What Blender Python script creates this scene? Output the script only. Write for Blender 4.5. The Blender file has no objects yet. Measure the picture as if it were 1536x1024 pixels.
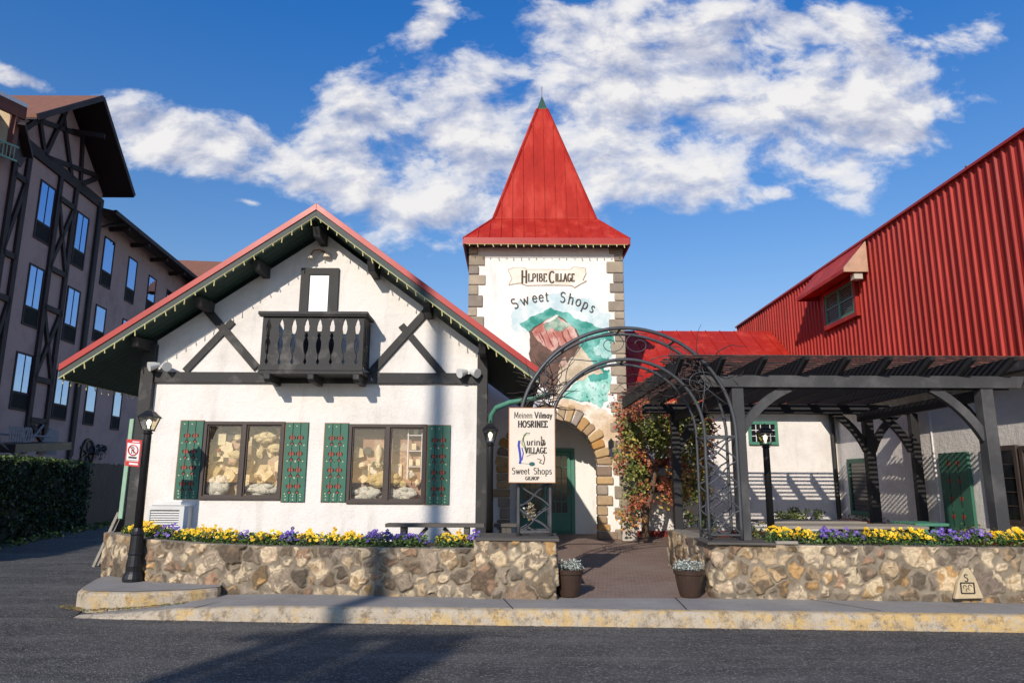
import bpy, math, random
import numpy as np
from mathutils import Vector, Matrix
from mathutils.geometry import tessellate_polygon
from mathutils import noise as mnoise
random.seed(7)
rnd = random.random
def ru(a, b): return a + (b - a) * rnd()
scene = bpy.context.scene
COL = scene.collection
PI = math.pi
# ------------------------------------------------------------------ camera
F = 1060.0
PITCH = math.radians(11.16); ROLL = math.radians(0.25); EYE = 1.6
_s, _c = math.sin(PITCH), math.cos(PITCH)
FWD = Vector((0, _c, _s)); U0 = Vector((0, -_s, _c)); R0 = Vector((1, 0, 0))
RGT = R0 * math.cos(ROLL) + U0 * math.sin(ROLL)
UPV = U0 * math.cos(ROLL) - R0 * math.sin(ROLL)
def ray(px, py): return FWD + RGT * ((px - 768) / F) + UPV * ((512 - py) / F)
def P(px, py, Y):
    d = ray(px, py); k = Y / d.y; return Vector((d.x * k, Y, EYE + d.z * k))
def G(px, py, z):
    d = ray(px, py); k = (z - EYE) / d.z; return Vector((d.x * k, d.y * k, z))
def PX(px, py, X):
    d = ray(px, py); k = X / d.x; return Vector((X, d.y * k, EYE + d.z * k))
cam = bpy.data.cameras.new("camera"); camo = bpy.data.objects.new("camera", cam)
COL.objects.link(camo); scene.camera = camo
cam.sensor_width = 36; cam.lens = 36 * F / 1536; cam.clip_end = 1500; cam.clip_start = .05
m3 = Matrix((RGT, UPV, -FWD)).transposed()
camo.matrix_world = Matrix.Translation((0, 0, EYE)) @ m3.to_4x4()
def rectpx(px0, py0, px1, py1, Y):
    my = (py0 + py1) / 2; mx = (px0 + px1) / 2
    return P(px0, my, Y).x, P(mx, max(py0, py1), Y).z, P(px1, my, Y).x, P(mx, min(py0, py1), Y).z
# ------------------------------------------------------------------ light
AZ, EL = math.radians(19), math.radians(27)
ld = Vector((math.sin(AZ) * math.cos(EL), math.cos(AZ) * math.cos(EL), -math.sin(EL)))
sun = bpy.data.lights.new("sun", 'SUN'); sun.energy = 4.3; sun.angle = math.radians(.5); sun.color = (1, .905, .785)
so = bpy.data.objects.new("sun", sun); COL.objects.link(so)
so.rotation_euler = ld.to_track_quat('-Z', 'Y').to_euler(); so.location = (-10, -30, 30)
scene.view_settings.view_transform = 'Standard'; scene.view_settings.look = 'None'; scene.view_settings.exposure = 0
# ------------------------------------------------------------------ node helper
class N:
    def __init__(s, tree): s.t = tree
    def n(s, typ, **kw):
        nd = s.t.nodes.new(typ)
        for k, v in kw.items():
            if k == 'inp':
                for i, x in v.items():
                    if isinstance(x, bpy.types.NodeSocket): s.t.links.new(x, nd.inputs[i])
                    else: nd.inputs[i].default_value = x
            else: setattr(nd, k, v)
        return nd
    def math(s, op, a, b=0.0, clamp=False):
        return s.n('ShaderNodeMath', operation=op, use_clamp=clamp, inp={0: a, 1: b}).outputs[0]
    def mix(s, f, a, b, mode='MIX'):
        nd = s.n('ShaderNodeMix', data_type='RGBA', blend_type=mode, inp={0: f, 6: a, 7: b}); return nd.outputs[2]
    def ramp(s, f, stops, interp='LINEAR'):
        nd = s.n('ShaderNodeValToRGB', inp={0: f}); cr = nd.color_ramp; cr.interpolation = interp
        while len(cr.elements) < len(stops): cr.elements.new(.5)
        for e, (p, c) in zip(cr.elements, stops): e.position = p; e.color = c if len(c) == 4 else (*c, 1)
        return nd.outputs[0]
    def noise(s, v, sc, det=4, rough=.55, dist=0):
        return s.n('ShaderNodeTexNoise', inp={'Vector': v, 'Scale': sc, 'Detail': det, 'Roughness': rough, 'Distortion': dist}).outputs[0]
def c4(c): return (c[0], c[1], c[2], 1)
def newmat(name):
    m = bpy.data.materials.new(name); m.use_nodes = True; t = m.node_tree
    for x in list(t.nodes):
        if x.type != 'OUTPUT_MATERIAL': t.nodes.remove(x)
    return m, N(t), t.nodes['Material Output']
def bsdf(n, out, col, rough=.6, metallic=0, spec=.4, bump=None, bstr=.3, bdist=.01, alpha=None):
    b = n.n('ShaderNodeBsdfPrincipled', inp={'Base Color': col, 'Roughness': rough, 'Metallic': metallic, 'Specular IOR Level': spec})
    if bump is not None:
        bn = n.n('ShaderNodeBump', inp={'Height': bump, 'Strength': bstr, 'Distance': bdist}); n.t.links.new(bn.outputs[0], b.inputs['Normal'])
    n.t.links.new(b.outputs[0], out.inputs[0]); return b
def M(name, col, rough=.6, var=.25, sc=2.0, bump=.3, bsc=60, bdist=.004, metallic=0, spec=.4, stretch=(1, 1, 1), col2=None, thr=(.5, .7), attr=None):
    m, n, out = newmat(name)
    tc = n.n('ShaderNodeTexCoord').outputs['Object']
    v = n.n('ShaderNodeMapping', inp={0: tc, 3: stretch}).outputs[0]
    big = n.noise(v, sc, 5, .6); fine = n.noise(v, bsc, 4, .65)
    base = c4(col)
    if attr: base = n.n('ShaderNodeAttribute', attribute_name=attr).outputs[0]
    if col2 is not None:
        f = n.ramp(big, [(thr[0], (0, 0, 0)), (thr[1], (1, 1, 1))]); base = n.mix(f, base, c4(col2))
    k = n.math('ADD', n.math('MULTIPLY', n.math('SUBTRACT', big, .5), 2.4 * var), 1)
    k = n.math('ADD', k, n.math('MULTIPLY', n.math('SUBTRACT', fine, .5), 1.2 * var))
    cc = n.n('ShaderNodeCombineColor', inp={0: k, 1: k, 2: k}).outputs[0]
    base = n.mix(1.0, base, cc, 'MULTIPLY')
    rr = n.math('ADD', n.math('MULTIPLY', n.math('SUBTRACT', big, .5), .3), rough, True)
    bsdf(n, out, base, rr, metallic, spec, fine if bump else None, bump, bdist)
    return m
MT = {}
MT['stucco'] = None
def stucco(name, col=(.80, .755, .705), stain=(.56, .51, .45), bstr=.6):
    m, n, out = newmat(name)
    tc = n.n('ShaderNodeTexCoord').outputs['Object']
    v2 = n.n('ShaderNodeMapping', inp={0: tc, 3: (1, 1, .22)}).outputs[0]
    a = n.noise(tc, 1.1, 6, .65); st = n.noise(v2, 3.5, 6, .7); f = n.noise(tc, 34, 5, .7); f2 = n.noise(tc, 9, 4, .6)
    c = n.mix(n.ramp(a, [(.48, (0, 0, 0)), (.8, (.75, .75, .75))]), c4(col), c4(stain))
    c = n.mix(n.ramp(st, [(.54, (0, 0, 0)), (.85, (.62, .62, .62))]), c, c4((.40, .36, .31)))
    c = n.mix(n.ramp(f, [(.63, (0, 0, 0)), (.72, (.45, .45, .45))]), c, c4((.45, .42, .38)))
    h = n.math('ADD', f, n.math('MULTIPLY', f2, 1.2))
    bsdf(n, out, c, .92, 0, .15, h, bstr, .02); return m
MT['stucco'] = stucco('stucco')
MT['stucco_tower'] = stucco('stucco_tower', (.84, .81, .765), (.74, .68, .6), .25)
MT['stucco_lilac'] = stucco('stucco_lilac', (.52, .35, .31), (.30, .20, .18), .35)
MT['stucco_beige'] = stucco('stucco_beige', (.6, .47, .3), (.5, .38, .25), .3)
MT['black_wood'] = M('black_wood', (.034, .033, .032), .7, .5, 3, .5, 40, .003, stretch=(1, 1, 1), col2=(.12, .11, .1), thr=(.55, .75))
MT['grey_wood'] = M('grey_wood', (.048, .048, .05), .65, .35, 2, .5, 45, .003, stretch=(1, 1, 1), col2=(.09, .088, .086), thr=(.5, .75))
MT['dark_wood'] = M('dark_wood', (.022, .021, .022), .7, .4, 3, .4, 40)
MT['slat_wood'] = M('slat_wood', (.05, .03, .027), .8, .5, 6, .4, 40, col2=(.13, .05, .04), thr=(.5, .65))
MT['dark_timber'] = M('dark_timber', (.035, .02, .02), .7, .4, 2, .3, 30)
MT['bench_wood'] = M('bench_wood', (.09, .08, .07), .75, .5, 4, .5, 50, stretch=(.3, 3, 3))
MT['plank_wood'] = M('plank_wood', (.27, .24, .2), .8, .5, 4, .5, 50, stretch=(.3, 3, 3))
MT['soffit_green'] = M('soffit_green', (.018, .05, .036), .6, .3, 2)
MT['fascia'] = M('fascia', (.05, .06, .055), .6, .4, 4)
MT['pale_green'] = M('pale_green', (.22, .36, .25), .5, .3, 4)
MT['red_metal'] = M('red_metal', (.40, .024, .013), .55, .28, 1.0, .12, 5, .012, spec=.2, stretch=(2.5, 2.5, .5), col2=(.47, .055, .035), thr=(.5, .75))
MT['red_trim'] = M('red_trim', (.40, .03, .022), .4, .15, 1.5, .04, 8, .003, spec=.4)
MT['red_wall'] = M('red_wall', (.34, .024, .015), .55, .35, 1.0, .12, 9, .008, spec=.2, stretch=(2.5, 2.5, .35), col2=(.42, .05, .035), thr=(.5, .75))
MT['green_paint'] = M('green_paint', (.035, .13, .085), .55, .4, 3, .3, 50)
MT['green_door'] = M('green_door', (.07, .22, .15), .5, .3, 3, .2, 50)
MT['green_copper'] = M('green_copper', (.03, .08, .055), .5, .3, 3)
MT['heart_red'] = M('heart_red', (.3, .06, .035), .6, .5, 20)
MT['dot_cream'] = M('dot_cream', (.7, .65, .4), .6, .2, 20)
MT['stem_dark'] = M('stem_dark', (.02, .02, .015), .6, .2, 20)
MT['frame_brown'] = M('frame_brown', (.06, .043, .036), .55, .4, 4, .3, 50)
MT['iron'] = M('iron', (.075, .078, .085), .45, .25, 5, .1, 40, metallic=.3)
MT['black_iron'] = M('black_iron', (.018, .018, .02), .4, .3, 5, .1, 40, metallic=.2)
MT['white_metal'] = M('white_metal', (.6, .6, .58), .5, .15, 3)
MT['canopy_grey'] = M('canopy_grey', (.22, .22, .24), .6, .3, 3)
MT['white_panel'] = M('white_panel', (.9, .9, .9), .3, .03, 3)
MT['rust_beige'] = M('rust_beige', (.5, .3, .2), .7, .4, 4)
MT['brown_fascia'] = M('brown_fascia', (.16, .05, .03), .6, .3, 4)
MT['pot_brown'] = M('pot_brown', (.05, .03, .022), .35, .3, 4, .1)
MT['soil'] = M('soil', (.06, .042, .03), .95, .5, 8, 1, 30, .02)
MT['bark'] = M('bark', (.13, .09, .06), .9, .5, 8, .8, 40, .01)
MT['twig'] = M('twig', (.05, .035, .03), .9, .4, 8)
MT['lights'] = M('lights', (.62, .52, .22), .5, .2, 10)
MT['text_brown'] = M('text_brown', (.07, .05, .035), .7, .3, 12)
MT['text_dark'] = M('text_dark', (.03, .025, .025), .7, .3, 12)
MT['sign_cream'] = M('sign_cream', (.72, .63, .52), .6, .12, 4, .1, 60, col2=(.6, .5, .4), thr=(.55, .8))
MT['rust'] = M('rust', (.3, .12, .05), .8, .4, 10)
MT['sign_white'] = M('sign_white', (.75, .73, .72), .4, .05, 4)
MT['sign_red'] = M('sign_red', (.55, .03, .03), .4, .1, 4)
MT['blue'] = M('blue', (.03, .05, .35), .6, .3, 10)
MT['teal_dark'] = M('teal_dark', (.02, .1, .1), .5, .3, 10)
MT['olive'] = M('olive', (.3, .32, .05), .6, .3, 10)
MT['red_box'] = M('red_box', (.2, .02, .015), .5, .3, 4)
MT['dark_interior'] = M('dark_interior', (.012, .012, .012), .9, .3, 4)
MT['black_gap'] = M('black_gap', (.008, .008, .008), .9, .2, 4)
MT['plaque'] = M('plaque', (.03, .03, .06), .5, .3, 6)
MT['concrete_block'] = M('concrete_block', (.5, .45, .38), .9, .2, 4)
MT['leaf'] = M('leaf', (1, 1, 1), .55, .2, 4, 0, attr='Col')
MT['stonecol'] = M('stonecol', (1, 1, 1), .9, .3, 6, .8, 50, .012, attr='Col', spec=.2)
def shingles():
    m, n, out = newmat('shingles'); tc = n.n('ShaderNodeTexCoord').outputs['Object']
    b = n.n('ShaderNodeTexBrick', inp={'Vector': tc, 'Color1': c4((.25, .11, .07)), 'Color2': c4((.17, .075, .05)), 'Mortar': c4((.09, .04, .03)), 'Scale': 3.0, 'Mortar Size': .02})
    bsdf(n, out, n.mix(.5, b.outputs[0], n.mix(n.noise(tc, 5), c4((.14, .06, .04)), c4((.33, .15, .09)))), .9); return m
MT['shingles'] = shingles()
def asphalt():
    m, n, out = newmat('asphalt'); tc = n.n('ShaderNodeTexCoord').outputs['Object']
    big = n.noise(tc, .35, 6, .6); mid = n.noise(tc, 3.0, 5, .65); sp = n.noise(tc, 75, 3, .8)
    vor = n.n('ShaderNodeTexVoronoi', feature='F1', inp={'Vector': tc, 'Scale': 62, 'Randomness': 1}); vd = vor.outputs[0]
    c = n.mix(n.ramp(big, [(.35, (0, 0, 0)), (.65, (1, 1, 1))]), c4((.052, .051, .051)), c4((.09, .087, .083)))
    c = n.mix(n.ramp(mid, [(.4, (0, 0, 0)), (.7, (.6, .6, .6))]), c, c4((.145, .138, .128)))
    tw = n.n('ShaderNodeMapping', inp={0: tc, 3: (.25, 1.6, 1)}).outputs[0]
    c = n.mix(n.ramp(n.noise(tw, 1.4, 6, .65), [(.48, (0, 0, 0)), (.68, (.75, .75, .75))]), c, c4((.175, .166, .152)))
    c = n.mix(n.ramp(n.noise(tc, .9, 5, .7), [(.6, (0, 0, 0)), (.68, (.7, .7, .7))]), c, c4((.034, .033, .033)))
    g = n.n('ShaderNodeSeparateColor', inp={0: vor.outputs[1]}).outputs[0]
    c = n.mix(n.ramp(g, [(.72, (0, 0, 0)), (1, (.75, .75, .75))]), c, c4((.34, .32, .29)))
    c = n.mix(n.ramp(sp, [(.35, (.75, .75, .75)), (.5, (0, 0, 0))]), c, c4((.014, .014, .016)))
    wv = n.n('ShaderNodeVectorMath', operation='ADD', inp={0: tc, 1: n.n('ShaderNodeTexNoise', inp={'Vector': tc, 'Scale': 1.2, 'Detail': 4}).outputs[1]}).outputs[0]
    cr = n.n('ShaderNodeTexVoronoi', feature='DISTANCE_TO_EDGE', inp={'Vector': wv, 'Scale': .35}).outputs[0]
    c = n.mix(n.ramp(cr, [(0, (.4, .4, .4)), (.004, (0, 0, 0))]), c, c4((.012, .012, .012)))
    bsdf(n, out, c, .85, 0, .3, n.math('ADD', vd, sp), .9, .012); return m
MT['asphalt'] = asphalt()
def concrete(name, c1, c2, yellow=None, joint=None):
    m, n, out = newmat(name); tc = n.n('ShaderNodeTexCoord').outputs['Object']
    a = n.noise(tc, 1.6, 6, .6); f = n.noise(tc, 60, 4, .7); md = n.noise(tc, 9, 6, .7)
    c = n.mix(n.ramp(a, [(.35, (0, 0, 0)), (.7, (1, 1, 1))]), c4(c1), c4(c2))
    if yellow:
        gx = n.math('ADD', n.noise(tc, 5.0, 6, .75), n.math('MULTIPLY', n.math('SUBTRACT', n.n('ShaderNodeSeparateXYZ', inp={0: tc}).outputs[0], 1.0), .014))
        c = n.mix(n.ramp(gx, [(.47, (0, 0, 0)), (.60, (.85, .85, .85))]), c, c4(yellow))
        c = n.mix(n.ramp(n.noise(tc, 7.0, 8, .85), [(.5, (0, 0, 0)), (.62, (.9, .9, .9))]), c, c4((.17, .13, .09)))
        sv = n.n('ShaderNodeMapping', inp={0: tc, 3: (1, 1, .3)}).outputs[0]
        c = n.mix(n.ramp(n.noise(sv, 14, 6, .8), [(.55, (0, 0, 0)), (.7, (.8, .8, .8))]), c, c4((.3, .25, .18)))
    c = n.mix(n.ramp(md, [(.55, (0, 0, 0)), (.8, (.6, .6, .6))]), c, c4(tuple(x * .6 for x in c1)))
    c = n.mix(n.ramp(f, [(.3, (.5, .5, .5)), (.5, (0, 0, 0))]), c, c4(tuple(x * .55 for x in c1)))
    bsdf(n, out, c, .9, 0, .25, n.math('ADD', f, md), .6, .012); return m
MT['concrete'] = concrete('concrete', (.27, .255, .24), (.34, .325, .30))
MT['kerb'] = concrete('kerb_paint', (.42, .36, .28), (.5, .43, .33), (.58, .38, .13))
MT['mortar'] = concrete('mortar', (.3, .27, .23), (.36, .32, .27))
def pavers():
    m, n, out = newmat('pavers'); tc = n.n('ShaderNodeTexCoord').outputs['Object']
    mp = n.n('ShaderNodeMapping', inp={0: tc, 2: (0, 0, math.radians(8))}).outputs[0]
    b = n.n('ShaderNodeTexBrick', inp={'Vector': mp, 'Color1': c4((.30, .195, .15)), 'Color2': c4((.20, .135, .11)), 'Mortar': c4((.08, .06, .05)), 'Scale': 4.4, 'Mortar Size': .018, 'Bias': 0.0})
    c = n.mix(n.ramp(n.noise(tc, 1.2, 5), [(.35, (0, 0, 0)), (.7, (.7, .7, .7))]), b.outputs[0], c4((.28, .22, .185)))
    c = n.mix(n.ramp(n.noise(tc, 40, 4, .7), [(.6, (0, 0, 0)), (.75, (.5, .5, .5))]), c, c4((.05, .04, .035)))
    bsdf(n, out, c, .85, 0, .3, n.math('ADD', n.math('MULTIPLY', b.outputs[1], -1), n.math('MULTIPLY', n.noise(tc, 60), .3)), .5, .01); return m
MT['pavers'] = pavers()
def glass_mirror(name, tint, rough=.02):
    m, n, out = newmat(name); tc = n.n('ShaderNodeTexCoord').outputs['Object']
    bsdf(n, out, c4(tint), rough, 1.0, .5, n.noise(tc, 1.1, 3), .35, .03); return m
MT['sky_glass'] = glass_mirror('sky_glass', (.30, .42, .62))
MT['dark_glass'] = M('dark_glass', (.012, .014, .016), .08, .2, 2, .03, 2, .002, spec=.6)
def shop_glass():
    m, n, out = newmat('shop_glass'); tc = n.n('ShaderNodeTexCoord').outputs['Object']
    tr = n.n('ShaderNodeBsdfTransparent', inp={0: (.95, .96, .95, 1)}).outputs[0]
    gl = n.n('ShaderNodeBsdfGlossy', inp={0: (1, 1, 1, 1), 1: .01}).outputs[0]
    fr = n.math('ADD', n.n('ShaderNodeFresnel', inp={0: 1.5}).outputs[0], .05)
    fr = n.math('ADD', fr, n.math('MULTIPLY', n.noise(tc, 3, 5), .03))
    mx = n.n('ShaderNodeMixShader', inp={0: fr, 1: tr, 2: gl}); n.t.links.new(mx.outputs[0], out.inputs[0]); return m
MT['shop_glass'] = shop_glass()
def emis(name, col, st):
    m, n, out = newmat(name); e = n.n('ShaderNodeEmission', inp={0: c4(col), 1: st}); n.t.links.new(e.outputs[0], out.inputs[0]); return m
MT['bulb'] = emis('bulb', (1, .85, .6), 2.2)
MT['lamp_glass'] = M('lamp_glass', (.6, .5, .38), .2, .2, 8, 0)
def display(name, cols, sc):
    m, n, out = newmat(name); tc = n.n('ShaderNodeTexCoord').outputs['Object']
    v = n.n('ShaderNodeTexVoronoi', feature='F1', inp={'Vector': n.n('ShaderNodeVectorMath', operation='ADD', inp={0: tc, 1: n.n('ShaderNodeTexNoise', inp={'Vector': tc, 'Scale': 4, 'Detail': 5}).outputs[1]}).outputs[0], 'Scale': sc})
    g = n.n('ShaderNodeSeparateColor', inp={0: v.outputs[1]}).outputs[0]
    g = n.math('ADD', n.math('MULTIPLY', g, .7), n.math('MULTIPLY', n.noise(tc, 9, 6, .7), .4))
    st = [(i / len(cols), c) for i, c in enumerate(cols)]
    bsdf(n, out, n.ramp(g, st, 'CONSTANT'), .9); return m
MT['display_brown'] = display('display_brown', [(.42, .3, .16), (.26, .18, .1), (.6, .46, .26), (.35, .24, .15), (.72, .58, .36), (.38, .26, .16)], 5)
MT['display_rose'] = display('display_rose', [(.45, .27, .17), (.5, .33, .22), (.36, .2, .13), (.5, .38, .27), (.42, .25, .16)], 3)
MT['plush_tan'] = M('plush_tan', (.75, .6, .34), .95, .5, 14, 1, 70, .02)
MT['cloth_white'] = M('cloth_white', (.75, .7, .6), .95, .5, 16, 1, 50, .02, col2=(.4, .33, .22), thr=(.55, .62))
MT['straw'] = M('straw', (.62, .48, .22), .95, .5, 25, 1, 60, .03)
MT['box_cream'] = M('box_cream', (.75, .62, .4), .8, .3, 10)
# ------------------------------------------------------------------ mesh builder
LOC = {}
class MB:
    def __init__(s): s.v = []; s.f = []; s.fc = []
    def add(s, vs, fs, col=None):
        o = len(s.v); s.v += [tuple(v) for v in vs]; s.f += [tuple(i + o for i in f) for f in fs]
        s.fc += [col] * len(fs)
    def box(s, a, b, col=None):
        x0, y0, z0 = [min(a[i], b[i]) for i in range(3)]; x1, y1, z1 = [max(a[i], b[i]) for i in range(3)]
        s.add([(x0, y0, z0), (x1, y0, z0), (x1, y1, z0), (x0, y1, z0), (x0, y0, z1), (x1, y0, z1), (x1, y1, z1), (x0, y1, z1)],
              [(0, 3, 2, 1), (4, 5, 6, 7), (0, 1, 5, 4), (1, 2, 6, 5), (2, 3, 7, 6), (3, 0, 4, 7)], col)
    def bar(s, a, b, w, h, up=(0, 0, 1)):
        a = Vector(a); b = Vector(b); d = (b - a).normalized(); u = Vector(up); sd = d.cross(u).normalized(); u = sd.cross(d)
        vs = [p + sd * (i * w / 2) + u * (j * h / 2) for p in (a, b) for i, j in ((-1, -1), (1, -1), (1, 1), (-1, 1))]
        s.add(vs, [(3, 2, 1, 0), (4, 5, 6, 7), (0, 1, 5, 4), (1, 2, 6, 5), (2, 3, 7, 6), (3, 0, 4, 7)])
    def prism(s, pts, off, col=None):
        pts = [Vector(p) for p in pts]; off = Vector(off); n = len(pts)
        fs = [tuple(range(n)), tuple(range(2 * n - 1, n - 1, -1))] + [(i, i + n, (i + 1) % n + n, (i + 1) % n) for i in range(n)]
        s.add(pts + [p + off for p in pts], fs, col)
    def tube(s, pts, r, n=6, closed=False):
        pts = [Vector(p) for p in pts]; k = len(pts); rs = r if isinstance(r, (list, tuple)) else [r] * k
        vs = []; pu = None
        for i, p in enumerate(pts):
            if closed: d = pts[(i + 1) % k] - pts[i - 1]
            else: d = pts[min(i + 1, k - 1)] - pts[max(i - 1, 0)]
            d.normalize()
            if pu is None: pu = Vector((0, 0, 1)) if abs(d.z) < .9 else Vector((0, 1, 0))
            sd = d.cross(pu).normalized(); u = sd.cross(d); pu = u
            for j in range(n):
                a = 2 * PI * j / n; vs.append(p + (sd * math.cos(a) + u * math.sin(a)) * rs[i])
        fs = []
        for i in range(k if closed else k - 1):
            a = i * n; b = ((i + 1) % k) * n
            for j in range(n): fs.append((a + j, a + (j + 1) % n, b + (j + 1) % n, b + j))
        if not closed: fs += [tuple(range(n - 1, -1, -1)), tuple(range((k - 1) * n, k * n))]
        s.add(vs, fs)
    def lathe(s, c, prof, n=16, rot=0):
        c = Vector(c); vs = []
        for r, z in prof:
            for j in range(n):
                a = rot + 2 * PI * j / n; vs.append(c + Vector((r * math.cos(a), r * math.sin(a), z)))
        fs = []
        for i in range(len(prof) - 1):
            for j in range(n): fs.append((i * n + j, i * n + (j + 1) % n, (i + 1) * n + (j + 1) % n, (i + 1) * n + j))
        fs += [tuple(range(n - 1, -1, -1)), tuple(range((len(prof) - 1) * n, len(prof) * n))]
        s.add(vs, fs)
    def plate(s, outer, holes, org, u, v, w):
        org = Vector(org); u = Vector(u); v = Vector(v); w = Vector(w)
        loops = [outer] + list(holes); flat = [Vector((a, b, 0)) for l in loops for a, b in l]
        tris = tessellate_polygon([[Vector((a, b, 0)) for a, b in l] for l in loops]); n = len(flat)
        vs = [org + u * p.x + v * p.y for p in flat]; vs += [p + w for p in vs]
        fs = [tuple(t) for t in tris] + [(t[2] + n, t[1] + n, t[0] + n) for t in tris]
        o = 0
        for l in loops:
            k = len(l)
            for i in range(k): a, b = o + i, o + (i + 1) % k; fs.append((a, b, b + n, a + n))
            o += k
        s.add(vs, fs)
    def disc(s, c, r, w, n=10, ax=((1, 0, 0), (0, 0, 1)), sx=1.0, sy=1.0):
        u, v = Vector(ax[0]), Vector(ax[1]); c = Vector(c)
        s.prism([c + u * (math.cos(2 * PI * i / n) * r * sx) + v * (math.sin(2 * PI * i / n) * r * sy) for i in range(n)], w)
    def blob(s, c, r, seed=0, n=14, amp=.2):
        c = Vector(c); r = Vector(r); vs = []; m = n // 2 + 1
        for i in range(m + 1):
            th = PI * i / m
            for j in range(n):
                ph = 2 * PI * j / n; d = Vector((math.sin(th) * math.cos(ph), math.sin(th) * math.sin(ph), math.cos(th)))
                k = 1 + amp * mnoise.noise(d * 1.7 + Vector((seed * 3.1, seed, 0))) * 2
                vs.append(c + Vector((d.x * r.x, d.y * r.y, d.z * r.z)) * k)
        s.add(vs, [(i * n + j, (i + 1) * n + j, (i + 1) * n + (j + 1) % n, i * n + (j + 1) % n) for i in range(m) for j in range(n)])
    def build(s, name, mat, parent=None, org=None, bev=0, smooth=False, kind=None, attr=False):
        vs = s.v
        if parent is not None: o = LOC[parent.name]
        elif org is not None: o = Vector(org)
        else:
            xs = [v[0] for v in vs]; ys = [v[1] for v in vs]; zs = [v[2] for v in vs]
            o = Vector(((min(xs) + max(xs)) / 2, (min(ys) + max(ys)) / 2, min(zs)))
        me = bpy.data.meshes.new(name); me.from_pydata([(v[0] - o.x, v[1] - o.y, v[2] - o.z) for v in vs], [], s.f)
        if any(c is not None for c in s.fc):
            ca = me.color_attributes.new('Col', 'FLOAT_COLOR', 'CORNER'); arr = []
            for c, f in zip(s.fc, s.f): arr += list(c4(c or (.5, .5, .5))) * len(f)
            ca.data.foreach_set('color', arr)
        me.update()
        import bmesh
        if len(s.f) < 20000 and not any(c is not None and len(s.f) > 1500 for c in s.fc[:1]):
            bm = bmesh.new(); bm.from_mesh(me); bmesh.ops.recalc_face_normals(bm, faces=bm.faces); bm.to_mesh(me); bm.free()
        if isinstance(mat, str): mat = MT[mat]
        me.materials.append(mat)
        if smooth: me.polygons.foreach_set('use_smooth', [True] * len(me.polygons))
        ob = bpy.data.objects.new(name, me); COL.objects.link(ob)
        if parent is not None: ob.parent = parent
        else: ob.location = o
        LOC[ob.name] = o
        if bev:
            md = ob.modifiers.new('bevel', 'BEVEL'); md.width = bev; md.segments = 2; md.limit_method = 'ANGLE'
        if kind: ob['kind'] = kind
        return ob
def tag(o, label, cat, group=None):
    o['label'] = label; o['category'] = cat
    if group: o['group'] = group
    return o
def thing(name, label, cat, loc, group=None):
    o = bpy.data.objects.new(name, None); COL.objects.link(o); o.location = loc; LOC[o.name] = Vector(loc)
    o.empty_display_size = .2
    return tag(o, label, cat, group)
def copy_tree(o, loc, label, root=True, parent=None):
    c = o.copy(); COL.objects.link(c); LOC[c.name] = Vector(loc)
    if root: c.location = loc; c['label'] = label
    else: c.parent = parent
    for ch in list(o.children): copy_tree(ch, loc, None, False, c)
    return c
# one-box helper
def bx(name, a, b, mat, parent=None, bev=.004):
    m = MB(); m.box(a, b); return m.build(name, mat, parent, bev=bev)
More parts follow.
